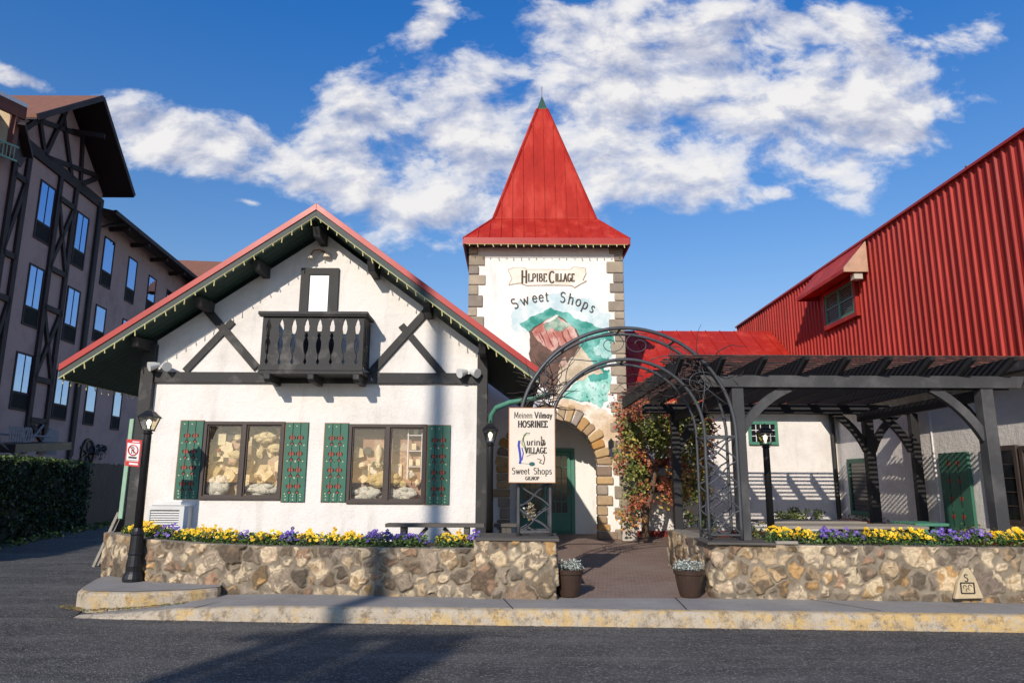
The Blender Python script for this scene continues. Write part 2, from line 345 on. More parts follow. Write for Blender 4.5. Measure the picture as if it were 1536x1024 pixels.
# ------------------------------------------------------------------ stroke lettering
def arc(cx, cy, rx, ry, a0, a1, n=8): return [(cx + rx * math.cos(math.radians(a0 + (a1 - a0) * i / n)), cy + ry * math.sin(math.radians(a0 + (a1 - a0) * i / n))) for i in range(n + 1)]
def L(*p): return list(p)
def sf(x, y, w=.13): return [(x - w, y), (x + w, y)]
GL = {
 'S': (.6, [arc(.3, .76, .2, .22, 30, 270) + arc(.3, .27, .22, .26, 90, -140), ]),
 's': (.42, [arc(.2, .49, .13, .15, 30, 270) + arc(.2, .17, .15, .16, 90, -140)]),
 'w': (.8, [L((.05, .64), (.24, .02), (.4, .6), (.56, .02), (.75, .64)), sf(.05, .64, .08), sf(.75, .64, .08)]),
 'e': (.52, [L((.06, .36), (.44, .36)) + arc(.26, .33, .2, .31, 5, 320, 12)]),
 't': (.36, [L((.16, .85), (.16, .1), (.22, .02), (.32, .05)), L((.03, .64), (.32, .64))]),
 'h': (.58, [L((.1, 1), (.1, 0)), L((.1, .5), (.25, .64), (.42, .6), (.46, .45), (.46, 0)), sf(.1, 0, .09), sf(.46, 0, .09), L((.0, .97), (.1, .97))]),
 'o': (.56, [arc(.27, .32, .22, .32, 0, 360, 16)]),
 'p': (.56, [L((.1, .64), (.1, -.32)), arc(.27, .32, .2, .31, 130, -140, 12), sf(.1, -.32, .09)]),
 'n': (.56, [L((.1, .64), (.1, 0)), L((.1, .5), (.25, .64), (.42, .6), (.46, .45), (.46, 0)), sf(.1, 0, .08), sf(.46, 0, .08)]),
 'i': (.24, [L((.11, .64), (.11, 0)), sf(.11, 0, .08), L((.11, .82), (.11, .9)), L((.02, .64), (.11, .64))]),
 'l': (.24, [L((.11, 1), (.11, 0)), sf(.11, 0, .08)]),
 'r': (.38, [L((.1, .64), (.1, 0)), L((.1, .48), (.22, .64), (.34, .6)), sf(.1, 0, .08)]),
 'c': (.46, [arc(.26, .32, .2, .31, 45, 315, 12)]),
 'a': (.5, [arc(.22, .3, .17, .3, 60, 330, 10), L((.4, .64), (.4, .05), (.48, 0))]),
 'm': (.8, [L((.1, .64), (.1, 0)), L((.1, .5), (.22, .64), (.36, .58), (.38, 0)), L((.38, .5), (.5, .64), (.64, .58), (.66, 0)), sf(.1, 0, .06), sf(.38, 0, .06), sf(.66, 0, .06)]),
 'u': (.55, [L((.1, .64), (.1, .15), (.2, 0), (.34, .05), (.42, .2)), L((.42, .64), (.42, 0))]),
 'y': (.5, [L((.05, .64), (.25, .05)), L((.46, .64), (.15, -.3))]),
 'M': (.9, [L((.1, 0), (.14, 1), (.44, .15), (.74, 1), (.8, 0)), sf(.1, 0, .1), sf(.8, 0, .1)]),
 'V': (.75, [L((.04, 1), (.36, 0), (.68, 1)), sf(.04, 1, .09), sf(.68, 1, .09)]),
 'H': (.75, [L((.12, 1), (.12, 0)), L((.6, 1), (.6, 0)), L((.12, .5), (.6, .5)), sf(.12, 0, .1), sf(.12, 1, .1), sf(.6, 0, .1), sf(.6, 1, .1)]),
 'L': (.55, [L((.12, 1), (.12, 0), (.48, 0), (.5, .15)), sf(.12, 1, .1)]),
 'P': (.58, [L((.12, 0), (.12, 1)), L((.12, 1), (.3, 1)) + arc(.28, .74, .22, .26, 80, -80, 6) + [(.12, .48)], sf(.12, 0, .1)]),
 'R': (.66, [L((.12, 0), (.12, 1)), L((.12, 1), (.3, 1)) + arc(.28, .74, .22, .26, 80, -80, 6) + [(.12, .48)], L((.3, .48), (.58, 0)), sf(.12, 0, .1)]),
 'I': (.3, [L((.14, 0), (.14, 1)), sf(.14, 0, .1), sf(.14, 1, .1)]),
 'B': (.6, [L((.12, 0), (.12, 1)), L((.12, 1), (.28, 1)) + arc(.28, .76, .18, .24, 80, -80, 6) + [(.12, .52)], L((.12, .52), (.3, .52)) + arc(.3, .26, .22, .26, 80, -80, 6) + [(.12, 0)]]),
 'E': (.55, [L((.46, .85), (.46, 1), (.12, 1), (.12, 0), (.48, 0), (.5, .15)), L((.12, .52), (.38, .52))]),
 'C': (.66, [arc(.36, .5, .28, .5, 50, 310, 14)]),
 'A': (.7, [L((.06, 0), (.34, 1), (.62, 0)), L((.17, .36), (.5, .36)), sf(.06, 0, .08), sf(.62, 0, .08)]),
 'G': (.72, [arc(.36, .5, .28, .5, 50, 330, 14), L((.42, .42), (.64, .42), (.62, .08))]),
 'N': (.75, [L((.12, 0), (.12, 1), (.6, 0), (.6, 1)), sf(.12, 0, .1), sf(.6, 1, .1)]),
 'O': (.75, [arc(.36, .5, .3, .5, 0, 360, 18)]),
 'Z': (.6, [L((.06, .85), (.06, 1), (.52, 1), (.05, 0), (.54, 0), (.54, .15))]),
 'T': (.62, [L((.3, 0), (.3, 1)), L((.03, .85), (.03, 1), (.57, 1), (.57, .85)), sf(.3, 0, .1)]),
}
RIB = [0]
def ribbon(mb, pts, wd, f, th):
    th = Vector(th)
    # pts 2D, f maps (a,b)->Vector ; th offset vector
    for a, b in zip(pts, pts[1:]):
        dx, dy = b[0] - a[0], b[1] - a[1]; l = math.hypot(dx, dy)
        if l < 1e-6: continue
        ux, uy = dx / l, dy / l; w = wd * (.62 + .5 * abs(uy)) / 2; e = w * .5 if len(pts) > 2 else 0
        q = [(a[0] - ux * e - uy * w, a[1] - uy * e + ux * w), (b[0] + ux * e - uy * w, b[1] + uy * e + ux * w), (b[0] + ux * e + uy * w, b[1] + uy * e - ux * w), (a[0] - ux * e + uy * w, a[1] - uy * e - ux * w)]
        RIB[0] = (RIB[0] + 1) % 7; off = th * (RIB[0] * .06 - .3)
        mb.prism([f(*p) + off for p in q], th)
def text(mb, s, width, height, place, th, wd=.12, gap=.06, big=1.35):
    tot = 0; adv = []
    for ch in s:
        if ch == ' ': adv.append(.3)
        else: adv.append(GL[ch][0] + gap)
    tot = sum(adv); sx = width / tot; x = 0
    for ch, a in zip(s, adv):
        if ch != ' ':
            for st in GL[ch][1]:
                ribbon(mb, [((x + p[0]) * sx, p[1] * height) for p in st], wd * height, place, th)
        x += a
# ------------------------------------------------------------------ stone wall
PAL = [(.40, .28, .15), (.42, .31, .19), (.48, .38, .26), (.24, .18, .13), (.2, .165, .13), (.3, .25, .2), (.17, .14, .12), (.45, .29, .14), (.36, .27, .18), (.28, .24, .2), (.5, .4, .3), (.3, .2, .14)]
def stone_wall(name, path, ztop, zbot, label, res=.0115, seed=1, dens=27, cap=.32, bands=None):
    rs = np.random.RandomState(seed)
    pts = [Vector((p[0], p[1], 0)) for p in path]
    us = [0]
    for a, b in zip(pts, pts[1:]): us.append(us[-1] + (b - a).length)
    Lt = us[-1]; nu = int(Lt / res) + 1; H = max(ztop) - zbot; nv = int(H / res) + 1
    U = np.linspace(0, Lt, nu)
    X = np.interp(U, us, [p.x for p in pts]); Y = np.interp(U, us, [p.y for p in pts]); ZT = np.interp(U, us, ztop)
    k = int(.10 / res)
    if k > 1:
        ker = np.ones(k) / k
        def sm(A): return np.convolve(np.pad(A, (k, k), mode='edge'), ker, 'same')[k:-k]
        e = np.ones(nu)
        Xs = sm(X); Ys = sm(Y); Xs[:k] = X[:k]; Ys[:k] = Y[:k]; Xs[-k:] = X[-k:]; Ys[-k:] = Y[-k:]; X, Y = Xs, Ys
    dx = np.gradient(X); dy = np.gradient(Y); l = np.hypot(dx, dy); nx, ny = dy / l, -dx / l
    ns = int(Lt * H * dens); S = []; tries = 0
    while len(S) < ns and tries < 20000:
        tries += 1
        w = rs.choice([.6, .8, 1.0, 1.35, 1.7], p=[.22, .24, .24, .2, .1])
        u, v = rs.uniform(0, Lt), rs.uniform(0, H)
        if all(math.hypot(u - q[0], v - q[1]) > .086 * (w + q[2]) for q in S): S.append((u, v, w))
        elif tries > 6000 and len(S) > ns * .8: break
    S = np.array(S); ns = len(S)
    ang = rs.uniform(-.6, .6, ns) + rs.choice([0, PI / 2], ns); asp = rs.uniform(1.0, 1.45, ns)
    V = np.linspace(0, 1, nv)
    UU, VV = np.meshgrid(U, V, indexing='ij'); VVm = VV * (ZT[:, None] - zbot)
    # warp
    wu = .019 * np.sin(UU * 23 + VVm * 17) + .009 * np.sin(UU * 51 - VVm * 39 + 1)
    wv = .019 * np.sin(VVm * 27 - UU * 19) + .006 * np.sin(VVm * 55 + UU * 47 + 2)
    A = UU + wu; B = VVm + wv
    d1 = np.full(A.shape, 9.); d2 = np.full(A.shape, 9.); idx = np.zeros(A.shape, int)
    for i in range(ns):
        du = A - S[i, 0]; dv = B - S[i, 1]; ca, sa = math.cos(ang[i]), math.sin(ang[i])
        p = (du * ca + dv * sa) / asp[i] ** .5; q = (-du * sa + dv * ca) * asp[i] ** .5
        d = (np.abs(p) ** 2.4 + np.abs(q) ** 2.4) ** (1 / 2.4) / S[i, 2]
        near = d < d1; d2 = np.where(near, d1, np.minimum(d2, d)); idx = np.where(near, i, idx); d1 = np.where(near, d, d1)
    e = (d2 - d1) * S[idx, 2] - .024
    t = np.clip(e / .035, 0, 1); t = t * t * (3 - 2 * t)
    hgt = rs.uniform(.012, .034, ns)[idx]; tl1 = rs.uniform(-.12, .12, ns)[idx]; tl2 = rs.uniform(-.12, .12, ns)[idx]
    disp = t * (hgt + tl1 * (A - S[idx, 0]) + tl2 * (B - S[idx, 1]))
    def vn(a, b, f, s):
        r2 = np.random.RandomState(s); g = r2.rand(64, 64); x = a * f; y = b * f
        xi = np.floor(x).astype(int); yi = np.floor(y).astype(int); fx = x - xi; fy = y - yi; fx = fx * fx * (3 - 2 * fx); fy = fy * fy * (3 - 2 * fy)
        q = lambda i, j: g[i % 64, j % 64]
        return (q(xi, yi) * (1 - fx) + q(xi + 1, yi) * fx) * (1 - fy) + (q(xi, yi + 1) * (1 - fx) + q(xi + 1, yi + 1) * fx) * fy
    n1 = vn(A, B, 9, 1); n2 = vn(A, B, 22, 2); n3 = vn(A, B, 50, 3)
    disp += (n2 - .5) * .006 * t + (n3 - .5) * .005 + (n1 - .5) * .01
    pal = np.array(PAL)[rs.randint(0, len(PAL), ns)] * rs.uniform(.8, 1.2, (ns, 1))
    c = pal[idx]
    fb = n1 * .5 + n2 * .3 + n3 * .2
    blot = rs.uniform(.34, .62, ns)[idx]
    m = np.clip((fb - blot) / .07, 0, 1)[..., None] * .8
    alt = np.where((rs.rand(ns) > .5)[idx][..., None], np.array([.09, .075, .06]), np.array([.60, .51, .37]))
    c = c * (1 - m) + alt * m
    c = c * (.62 + .6 * n3[..., None]) * np.array([1.03, .97, .88])
    mort = np.array([.23, .19, .14]) * (.7 + .6 * n2[..., None])
    tt = np.clip(t * 1.6, 0, 1)[..., None]; c = mort * (1 - tt) + c * tt
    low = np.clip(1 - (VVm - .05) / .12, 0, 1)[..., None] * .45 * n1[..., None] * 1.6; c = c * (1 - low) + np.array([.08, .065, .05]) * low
    PXx = X[:, None] + nx[:, None] * disp; PY = Y[:, None] + ny[:, None] * disp; PZ = zbot + VVm
    rows = 8
    tz = ZT[:, None] + (vn(U[:, None] * np.ones((1, rows)), np.arange(rows)[None] * .3 + 0 * U[:, None], 6, 5) - .5) * .02
    inn = (np.arange(1, rows + 1) / rows * cap)[None]
    TX = X[:, None] - nx[:, None] * inn; TY = Y[:, None] - ny[:, None] * inn
    PXx = np.hstack([PXx, TX, TX[:, -1:]]); PY = np.hstack([PY, TY, TY[:, -1:]]); PZ = np.hstack([PZ, tz, tz[:, -1:] * 0 + zbot])
    cc = np.concatenate([c, np.ones((nu, rows + 1, 3)) * np.array([.26, .23, .19])], axis=1)
    W = PXx.shape[1]
    o = Vector((float(X.mean()), float(Y.mean()), zbot))
    co = np.stack([PXx - o.x, PY - o.y, PZ - o.z], -1).reshape(-1, 3)
    i, j = np.meshgrid(np.arange(nu - 1), np.arange(W - 1), indexing='ij'); a = (i * W + j).ravel()
    fs = np.stack([a, a + W, a + W + 1, a + 1], -1)
    me = bpy.data.meshes.new(name); me.vertices.add(len(co)); me.vertices.foreach_set('co', co.ravel().astype(np.float32))
    me.loops.add(fs.size); me.loops.foreach_set('vertex_index', fs.ravel().astype(np.int32))
    me.polygons.add(len(fs)); me.polygons.foreach_set('loop_start', (np.arange(len(fs)) * 4).astype(np.int32))
    me.update(calc_edges=True)
    ca = me.color_attributes.new('Col', 'FLOAT_COLOR', 'POINT')
    ca.data.foreach_set('color', np.concatenate([cc, np.ones((nu, W, 1))], -1).ravel().astype(np.float32))
    me.polygons.foreach_set('use_smooth', [True] * len(me.polygons)); me.materials.append(MT['stonecol'])
    ob = bpy.data.objects.new(name, me); COL.objects.link(ob); ob.location = o; LOC[ob.name] = o
    return tag(ob, label, 'stone wall')
# ------------------------------------------------------------------ leaves
def leaf_quads(mb, c, n, size, cols, spread, flat=0.0, ell=None):
    for _ in range(n):
        while True:
            d = Vector((ru(-1, 1), ru(-1, 1), ru(-1, 1)))
            if d.length < 1: break
        p = Vector(c) + Vector((d.x * spread[0], d.y * spread[1], d.z * spread[2]))
        s = size * ru(.6, 1.3)
        nrm = Vector((ru(-1, 1), ru(-1.2, .6), ru(-.6, 1.2))).normalized()
        u = nrm.orthogonal().normalized(); u = (Matrix.Rotation(ru(0, 6.28), 3, nrm) @ u); v = nrm.cross(u)
        col = random.choice(cols); k = ru(.7, 1.25); col = tuple(x * k for x in col)
        mb.add([p - u * s * .5, p + v * s * .3 + nrm * s * .08, p + u * s * .55, p - v * s * .3 + nrm * s * .08], [(0, 1, 2, 3)], col)
def flower(mb, p, r, nrm, col, cen):
    u = nrm.orthogonal().normalized(); v = nrm.cross(u); a0 = ru(0, 6)
    for k in range(5):
        a = a0 + k * 2 * PI / 5; d = u * math.cos(a) + v * math.sin(a); t = nrm.cross(d); kk = ru(.85, 1.15); c = tuple(x * kk for x in col)
        mb.add([p, p + d * r * .6 + t * r * .42, p + d * r + nrm * r * .12, p + d * r * .6 - t * r * .42], [(0, 1, 2, 3)], c)
    q = p + nrm * .002
    mb.add([q + u * r * .25, q + v * r * .25, q - u * r * .25, q - v * r * .25], [(0, 1, 2, 3)], cen)
YEL = [(.82, .52, .01), (.85, .60, .03), (.75, .42, .01)]; PUR = [(.10, .055, .36), (.16, .09, .42), (.06, .04, .2)]
LEAFG = [(.05, .1, .02), (.08, .15, .03), (.035, .07, .015), (.12, .18, .05)]
def patch(a, b, cols, label, n=70, depth=.26, h=.185, r=.028, white=False, green=1.0):
    a = Vector(a); b = Vector(b); mid = (a + b) / 2
    t = thing('pansy_patch', label, 'flowers', mid, 'pansies along the stone planters')
    lf = MB(); fl = MB(); sd = Vector(((b - a).y, -(b - a).x, 0)).normalized() * -1
    if sd.y < 0: sd = -sd
    Ln = (b - a).length
    for k in range(int(Ln / .05) + 1):
        for j in range(4):
            c = a + (b - a) * ((k + rnd()) / (Ln / .05 + 1)) + sd * (depth * (j + rnd()) / 4) + Vector((0, 0, h * .35))
            leaf_quads(lf, c, int(15 * green), .042, LEAFG, (.05, .05, h * .45))
    cnt = int(n * 1.0 * Ln / .45)
    for k in range(cnt):
        tt = rnd(); dd = rnd(); env = .55 + .45 * math.sin(PI * min(max(tt, .08), .92)) + .12 * math.sin(tt * Ln * 25)
        p = a + (b - a) * tt + sd * (depth * dd) + Vector((0, 0, h * env * ru(.55, 1.15) * (0.75 + .25 * dd)))
        flower(fl, p, r * ru(.8, 1.2), Vector((ru(-.5, .5), ru(-1.1, -.2), ru(.1, 1))).normalized(), random.choice(cols), (.2, .08, .01) if cols is YEL else (.5, .4, .1))
    lf.build('foliage', 'leaf', t, kind='stuff'); fl.build('blossoms', 'leaf', t, kind='stuff'); return t
# ------------------------------------------------------------------ world sky with clouds
w = bpy.data.worlds.new("World"); scene.world = w; w.use_nodes = True; wt = w.node_tree
for x in list(wt.nodes): wt.nodes.remove(x)
n = N(wt)
sky = n.n('ShaderNodeTexSky', sky_type='NISHITA', sun_disc=False, sun_elevation=EL, sun_rotation=PI + AZ, altitude=300, air_density=1.0, dust_density=.35, ozone_density=1.6)
tc = n.n('ShaderNodeTexCoord').outputs['Generated']
sp = n.n('ShaderNodeSeparateXYZ', inp={0: tc}); yy = n.math('MAXIMUM', sp.outputs[1], .08)
a_ = n.math('DIVIDE', sp.outputs[0], yy); b_ = n.math('DIVIDE', sp.outputs[2], yy)
ab = n.n('ShaderNodeCombineXYZ', inp={0: a_, 1: b_, 2: 0.0}).outputs[0]
wn = n.n('ShaderNodeTexNoise', inp={'Vector': ab, 'Scale': 3.2, 'Detail': 3}).outputs[1]
wn = n.n('ShaderNodeVectorMath', operation='SUBTRACT', inp={0: wn, 1: (.5, .5, .5)}).outputs[0]
wn = n.n('ShaderNodeVectorMath', operation='SCALE', inp={0: wn, 3: .16}).outputs[0]
abw = n.n('ShaderNodeVectorMath', operation='ADD', inp={0: ab, 1: wn}).outputs[0]
BL = [(265, 215, 105, 42, -15), (370, 255, 135, 45, -20), (540, 240, 130, 100, 0), (620, 300, 120, 60, -10), (740, 190, 140, 95, 10), (870, 130, 150, 110, 20),
      (950, 240, 150, 75, 0), (1060, 130, 160, 90, 10), (1190, 190, 130, 80, -25), (1310, 130, 130, 85, 30), (1200, 25, 140, 36, 0), (850, 40, 110, 34, 25),
      (1010, 312, 85, 22, 0), (1150, 308, 55, 14, -10), (640, 55, 45, 22, 60), (690, 345, 60, 26, 0), (1420, 150, 30, 18, 0), (60, 110, 60, 10, -20), (1240, 250, 60, 28, -20), (350, 322, 30, 6, 0)]
mask = None
for cx, cy, rx, ry, rot in BL:
    p0 = ray(cx, cy); p1 = ray(cx + 5, cy); p2 = ray(cx, cy - 5)
    A0, B0 = p0.x / p0.y, p0.z / p0.y; kx = abs(p1.x / p1.y - A0) / 5; ky = abs(p2.z / p2.y - B0) / 5
    mp = n.n('ShaderNodeMapping', vector_type='TEXTURE', inp={0: abw, 1: (A0, B0, 0), 2: (0, 0, math.radians(rot)), 3: (rx * kx * (1.3 if ry > 32 else 2.2), ry * ky * (1.3 if ry > 32 else 2.4), 1)}).outputs[0]
    ln = n.n('ShaderNodeVectorMath', operation='LENGTH', inp={0: mp}).outputs['Value']
    v = n.math('SUBTRACT', 1.0 if ry > 32 else .45, ln)
    mask = v if mask is None else n.math('MAXIMUM', mask, v)
mask = n.math('ADD', n.math('MINIMUM', mask, .42), .04); mask = n.math('MAXIMUM', mask, -.9)
st = n.n('ShaderNodeMapping', inp={0: ab, 2: (0, 0, math.radians(-12)), 3: (1.0, 1.5, 1)}).outputs[0]
f1 = n.noise(st, 7.5, 10, .60, .2); f2 = n.noise(st, 2.6, 4, .5)
dn = n.math('ADD', n.math('MULTIPLY', mask, 1.0), n.math('MULTIPLY', n.math('SUBTRACT', f1, .5), 2.6))
dn = n.math('ADD', dn, n.math('MULTIPLY', n.math('SUBTRACT', f2, .5), .9))
al = n.ramp(dn, [(.0, (0, 0, 0)), (.13, (.16, .16, .16)), (.34, (.7, .7, .7)), (.62, (.97, .97, .97))])
off = n.n('ShaderNodeVectorMath', operation='ADD', inp={0: st, 1: (-.012, .05, 0)}).outputs[0]
f3 = n.noise(off, 7.5, 10, .60, .2)
sh = n.math('ADD', n.math('MULTIPLY', n.math('SUBTRACT', f1, f3), 3.2), .62)
sh = n.math('SUBTRACT', sh, n.math('MULTIPLY', n.math('SUBTRACT', dn, .5), .35), True)
cc = n.ramp(sh, [(.12, (.43, .47, .62)), (.48, (.66, .68, .78)), (.85, (.98, .96, .95))])
STR = .11
ccs = n.n('ShaderNodeVectorMath', operation='SCALE', inp={0: cc, 3: .93 / STR}).outputs[0]
tint = n.ramp(sp.outputs[2], [(.12, (.86, .78, .76)), (.30, (.58, .80, 1.0)), (.58, (.20, .74, 1.32)), (1.0, (.28, .7, 1.1))])
skc = n.mix(1.0, sky.outputs[0], n.n('ShaderNodeVectorMath', operation='SCALE', inp={0: tint, 3: 1.28}).outputs[0], 'MULTIPLY')
gate = n.math('MULTIPLY', al, n.math('GREATER_THAN', sp.outputs[1], .1))
fin = n.mix(gate, skc, ccs)
bg = n.n('ShaderNodeBackground', inp={0: fin, 1: STR}); wo = n.n('ShaderNodeOutputWorld'); wt.links.new(bg.outputs[0], wo.inputs[0])
# ================================================================== SETTING
def sheet(name, pts, mat, th=0):
    m = MB()
    if th: m.prism(pts, (0, 0, -th))
    else: m.add(pts, [tuple(range(len(pts)))])
    o = m.build(name, mat, org=(0, 0, 0)); o['kind'] = 'structure'; return o
sheet('road', [(-500, -500, 0), (500, -500, 0), (500, 900, 0), (-500, 900, 0)], 'asphalt')
# pavement slab: kerb is a separate painted strip in front
KB = [(-5.15, 8.80), (-4.6, 8.72), (-3.9, 8.68), (-2.96, 8.61), (0, 8.46), (2.5, 8.35), (5.62, 8.2), (9.5, 8.0)]
KZ = [.012, .05, .115, .155, .165, .17, .17, .17]
def kz(x): return float(np.interp(x, [p[0] for p in KB], KZ))
def ky(x): return float(np.interp(x, [p[0] for p in KB], [p[1] for p in KB]))
m = MB(); k = MB(); xs = np.linspace(-5.15, 9.5, 300)
for x0, x1 in zip(xs, xs[1:]):
    f = lambda x: (ky(x), kz(x))
    for q, mm in ((0, k),):
        pr = []
        for x in (x0, x1):
            y, z = f(x); wob = .014 * mnoise.noise(Vector((x * 5, 0, 0))) + .01 * mnoise.noise(Vector((x * 19, 3, 0)))
            pr.append([(x, y - .012 + wob, -.02), (x, y + wob * .6, z * .55), (x, y + .012 + wob, z - .018), (x, y + .035 + wob * .5, z), (x, y + .13, z + .002)])
        mm.add(pr[0] + pr[1], [(i, i + 5, i + 6, i + 1) for i in range(4)])
    yb = lambda x: float(np.interp(x, [-5.15, -4.95, -4.2, -3.9, -.42, -.41, 9.5], [8.93, 8.97, 9.45, 10.3, 10.3, 9.29, 9.2]))
    pr = []
    for x in (x0, x1):
        y, z = f(x); y2 = max(yb(x), y + .14); pr.append([(x, y + .13, z + .002), (x, y2, z + .006 * (y2 - y)), ])
    m.add([pr[0][0], pr[1][0], pr[1][1], pr[0][1]], [(0, 1, 2, 3)])
def dedupe(ob):
    import bmesh
    bm = bmesh.new(); bm.from_mesh(ob.data); bmesh.ops.remove_doubles(bm, verts=bm.verts, dist=.0005); bmesh.ops.recalc_face_normals(bm, faces=bm.faces); bm.to_mesh(ob.data); bm.free()
ko = k.build('kerb', 'kerb', org=(0, 0, 0), smooth=True); dedupe(ko); ko['kind'] = 'structure'
po = m.build('pavement', 'concrete', org=(0, 0, 0)); dedupe(po); po['kind'] = 'structure'
# pavement joints (thin dark gaps)
j = MB()
for xa, ya, xb, yb2 in [(-3.72, 8.74, -3.45, 9.55), (.02, 8.5, -.12, 9.3), (2.0, 8.5, 2.05, 9.3), (4.2, 8.45, 3.7, 9.2), (6.6, 8.3, 5.9, 9.0)]:
    za = kz(xa) + .007
    j.add([(xa, ya, za), (xa + .014, ya, za), (xb + .014, yb2, za + .006), (xb, yb2, za + .006)], [(0, 1, 2, 3)])
jo = j.build('pavement_joints', 'black_gap', org=(0, 0, 0)); jo['kind'] = 'structure'
# raised kerb slab under the left lamp
m = MB(); base = [(-5.42, 9.28), (-5.2, 9.1), (-4.6, 9.08), (-4.0, 9.28), (-3.75, 9.5), (-3.9, 10.2), (-5.3, 11.2), (-5.9, 11.3), (-5.75, 10.2), (-5.55, 9.6)]
m.prism([(x, y, -.02) for x, y in base], (0, 0, .26))
o = m.build('lamp_plinth', 'kerb', bev=.04); o['kind'] = 'structure'
m = MB(); m.add([(x * .985 - .07, (y - 10) * .93 + 10.03, .246) for x, y in base], [tuple(range(len(base)))])
o = m.build('plinth_top', 'concrete'); o['kind'] = 'structure'
# patio
m = MB(); m.add([(-.4, 9.28, .166), (9.5, 9.05, .166), (9.5, 16.1, .35), (-.4, 16.1, .35), (9.5, 22, .35), (-2, 22, .35)], [(0, 1, 2, 3), (3, 2, 4, 5)])
o = m.build('patio', 'pavers', org=(0, 0, 0)); o['kind'] = 'structure'
o = sheet('driveway', [(-200, 8.93, .004), (-5.17, 8.83, .006), (-5.4, 9.6, .02), (-5.2, 12, .05), (-5.2, 60, .12), (-200, 60, .12)], 'asphalt')
# planting soil behind walls
WL = [(-6.02, 12.6), (-6.18, 11.3), (-6.05, 10.9), (-5.6, 10.5), (-5.2, 10.2), (-4.8, 10.0), (-4.12, 9.82), (-3.34, 9.66), (-1.85, 9.46), (-.43, 9.30), (.55, 9.22)]
WZ = [.80, .81, .82, .82, .80, .785, .755, .745, .745, .755, .76]
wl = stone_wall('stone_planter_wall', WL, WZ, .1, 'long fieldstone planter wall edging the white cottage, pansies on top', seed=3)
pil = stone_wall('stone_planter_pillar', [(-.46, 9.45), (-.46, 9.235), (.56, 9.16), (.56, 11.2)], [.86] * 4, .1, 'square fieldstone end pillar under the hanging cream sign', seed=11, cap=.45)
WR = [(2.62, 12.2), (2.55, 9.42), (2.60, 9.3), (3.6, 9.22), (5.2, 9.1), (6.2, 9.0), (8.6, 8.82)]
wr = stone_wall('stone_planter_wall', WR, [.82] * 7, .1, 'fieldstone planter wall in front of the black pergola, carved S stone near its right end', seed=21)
cp = MB()
cp.prism([(-.45, 9.2, .862), (.6, 9.12, .862), (.62, 10.1, .862), (-.45, 10.1, .862)], (0, 0, .035))
cp.build('coping_board', 'bench_wood', pil, bev=.006)
cp = MB(); cp.prism([(2.48, 9.24, .823), (3.32, 9.17, .823), (3.36, 10.0, .823), (2.5, 10.0, .823)], (0, 0, .03)); cp.build('coping_board', 'bench_wood', wr, bev=.006)
def soil(name, pts):
    m = MB(); m.prism(pts, (0, 0, -.5)); o = m.build(name, 'soil'); o['kind'] = 'structure'
soil('flower_bed_soil', [(-5.9, 12.4, .76), (-5.95, 11.2, .77), (-4.8, 10.25, .76), (-3.3, 9.9, .72), (-1.85, 9.7, .715), (-.5, 9.6, .73), (-.5, 10.4, .73), (-5.5, 10.9, .76)])
soil('border_soil', [(2.75, 9.6, .78), (8.4, 9.2, .78), (8.4, 9.75, .78), (2.75, 10.2, .78)])
# carved stone
cs = MB(); f = lambda x, y, Yq=8.965: P(x, y, Yq)
pts = [f(x, y) for x, y in [(1433, 898), (1438, 872), (1447, 853), (1453, 851), (1463, 865), (1476, 897)]]
cs.prism(pts, (0, .06, 0)); cso = cs.build('carved_stone', M('carved_stone', (.5, .4, .25), .9, .3, 6, .6, 50), wr, bev=.01); cso['label'] = 'pale keystone carved with an S'
ct = MB(); bp = f(1446, 871); text(ct, 'S', .06, .085, lambda a, b: Vector((bp.x + a, 8.96, bp.z + b - .005)), (0, .01, 0), .12)
q0 = f(1442, 889); q1 = f(1460, 873.5)
for a, b in (((0, 0), (1, 0)), ((1, 0), (1, 1)), ((1, 1), (0, 1)), ((0, 1), (0, 0))):
    ct.bar((q0.x + a[0] * (q1.x - q0.x), 8.96, q0.z + a[1] * (q1.z - q0.z)), (q0.x + b[0] * (q1.x - q0.x), 8.96, q0.z + b[1] * (q1.z - q0.z)), .012, .012, up=(0, 1, 0))
for a0 in ((.3, .6), (.5, .3), (.7, .65)):
    cx, cz = q0.x + a0[0] * (q1.x - q0.x), q0.z + a0[1] * (q1.z - q0.z)
    ct.tube([(cx + .02 * math.cos(t), 8.96, cz + .02 * math.sin(t)) for t in np.linspace(0, 4, 7)], .004, 5)
ct.build('carving', 'text_dark', cso)
# ================================================================== COTTAGE
HY = 11.0; FY = 10.4
cot = thing('cottage', 'white stucco cottage with red gabled roof, carved dark balcony and green shutters', 'building', (-3.05, 11, .2))
AX, AZ_ = -3.05, 5.81; EXL, EZL = -6.73, 3.26; EXR, EZR = .40, 3.24
def roofz(x): return AZ_ + (x - AX) * ((AZ_ - EZL) / (AX - EXL)) if x < AX else AZ_ - (x - AX) * ((AZ_ - EZR) / (EXR - AX))
XL, XR = -5.62, -.52
wins = [((303.5, 632), (425, 749)), ((522, 636), (639.5, 755))]
holes = []; WB = []
for (x0, y0), (x1, y1) in wins:
    q = rectpx(x0, y0, x1, y1, HY); WB.append(q); holes.append([(q[0], q[1]), (q[2], q[1]), (q[2], q[3]), (q[0], q[3])])
wm = MB(); outer = [(XL, .2), (XR, .2), (XR, roofz(XR) - .27), (AX, AZ_ - .27), (XL, roofz(XL) - .27)]
wm.plate(outer, holes, (0, HY, 0), (1, 0, 0), (0, 0, 1), (0, .08, 0))
wm.build('front_wall', 'stucco', cot)
